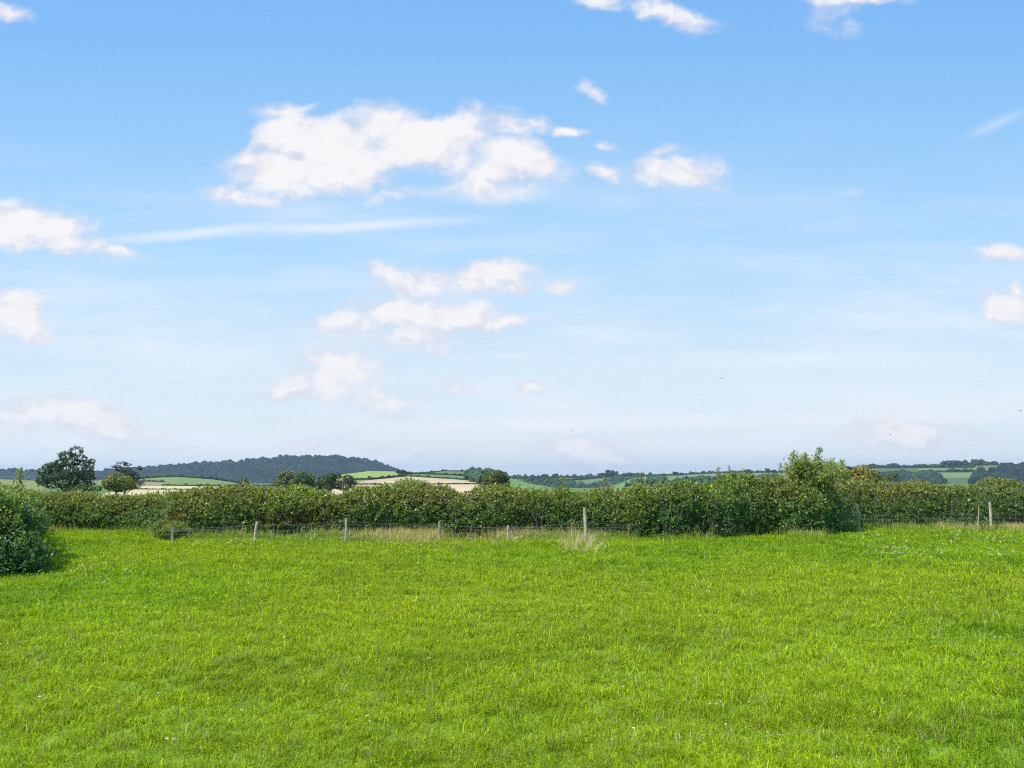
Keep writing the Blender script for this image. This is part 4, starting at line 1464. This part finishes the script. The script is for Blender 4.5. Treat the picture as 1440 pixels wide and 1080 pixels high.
def boxmesh(name, x0, x1, y0, y1, z0, z1, mat, parent):
    V = np.array([(x, y, z) for z in (z0, z1) for x, y in ((x0, y0), (x1, y0), (x1, y1), (x0, y1))], float)
    F = np.array([(3, 2, 1, 0), (4, 5, 6, 7), (0, 1, 5, 4), (1, 2, 6, 5), (2, 3, 7, 6), (3, 0, 4, 7)])
    return mesh_np(name, V, F, None, mat, parent)


boxmesh('wall', -5.5, 5.5, -3, 3, 0, 9.5, M_RENDERW, root)
V = np.array([(-5.9, -3.4, 9.5), (5.9, -3.4, 9.5), (5.9, 3.4, 9.5), (-5.9, 3.4, 9.5), (-5.9, 0, 12), (5.9, 0, 12)], float)
mesh_np('roof', V, [np.array([(0, 1, 5, 4), (2, 3, 4, 5)]), np.array([(1, 2, 5), (3, 0, 4)])], None, M_SLATE, root)
for wx in (-3.3, 0, 3.3):
    boxmesh('window', wx - .6, wx + .6, -3.05, -2.9, 6.2, 7.7, M_GLASSD, root)

# birds: small dark specks in the sky
for (px, py, D, lab) in ((1015, 532, 95, 'tiny dark bird in the sky above the bramble hedge, highest of the specks'),
                         (1435, 578, 80, 'tiny dark bird in the sky at the right edge'),
                         (803, 606, 110, 'faint bird low in the sky above the centre of the hedge'),
                         (1252, 611, 100, 'tiny dark bird in front of the low cloud at right')):
    x, y, z = P(px, py, D)
    root = thing('bird', lab, 'bird', (x, y, z))
    V, F, T = polytube([(-.13, 0, 0), (-.05, 0, .01), (.05, 0, .015), (.12, 0, .02)], [.008, .035, .032, .012], 6)
    b = Bag(); b.add(V, F, T); b.build('body', M_BIRD, root)
    for s in (-1, 1):
        W = np.array([(.06, s * .02, .02), (-.05, s * .02, .02), (.02, s * .16, .07), (-.05, s * .16, .06), (-.03, s * .30, .04)], float)
        W2 = W + [0, 0, -.006]
        Vw = np.concatenate([W, W2])
        Q = np.array([(0, 1, 3, 2), (5, 7, 8, 6), (0, 2, 7, 5), (1, 6, 8, 3)])
        Tt = np.array([(2, 3, 4), (7, 9, 8), (2, 4, 9), (2, 9, 7), (3, 8, 9), (3, 9, 4)])
        mesh_np('wing', Vw, [Q, Tt], None, M_BIRD, root)

# ------------------------------------------------------------------ haze: the air over the valley
hm = bpy.data.materials.new('haze_air')
hm.use_nodes = True
hm.node_tree.nodes.clear()
ho = hm.node_tree.nodes.new('ShaderNodeOutputMaterial')
hv = hm.node_tree.nodes.new('ShaderNodeVolumePrincipled')
hv.inputs['Color'].default_value = (0.62, 0.80, 1.0, 1)
hv.inputs['Density'].default_value = 0.00008
hv.inputs['Anisotropy'].default_value = 0.2
hm.node_tree.links.new(hv.outputs[0], ho.inputs['Volume'])
HV = np.array([(x, y, z) for z in (-160, 175) for x, y in ((-12000, -12000), (12000, -12000), (12000, 12000), (-12000, 12000))], float)
HF = np.array([(3, 2, 1, 0), (4, 5, 6, 7), (0, 1, 5, 4), (1, 2, 6, 5), (2, 3, 7, 6), (3, 0, 4, 7)])
hz = mesh_np('haze', HV, HF, None, hm)
tag(hz, 'faint blue haze in the air over the distant hills', 'haze', 'stuff')
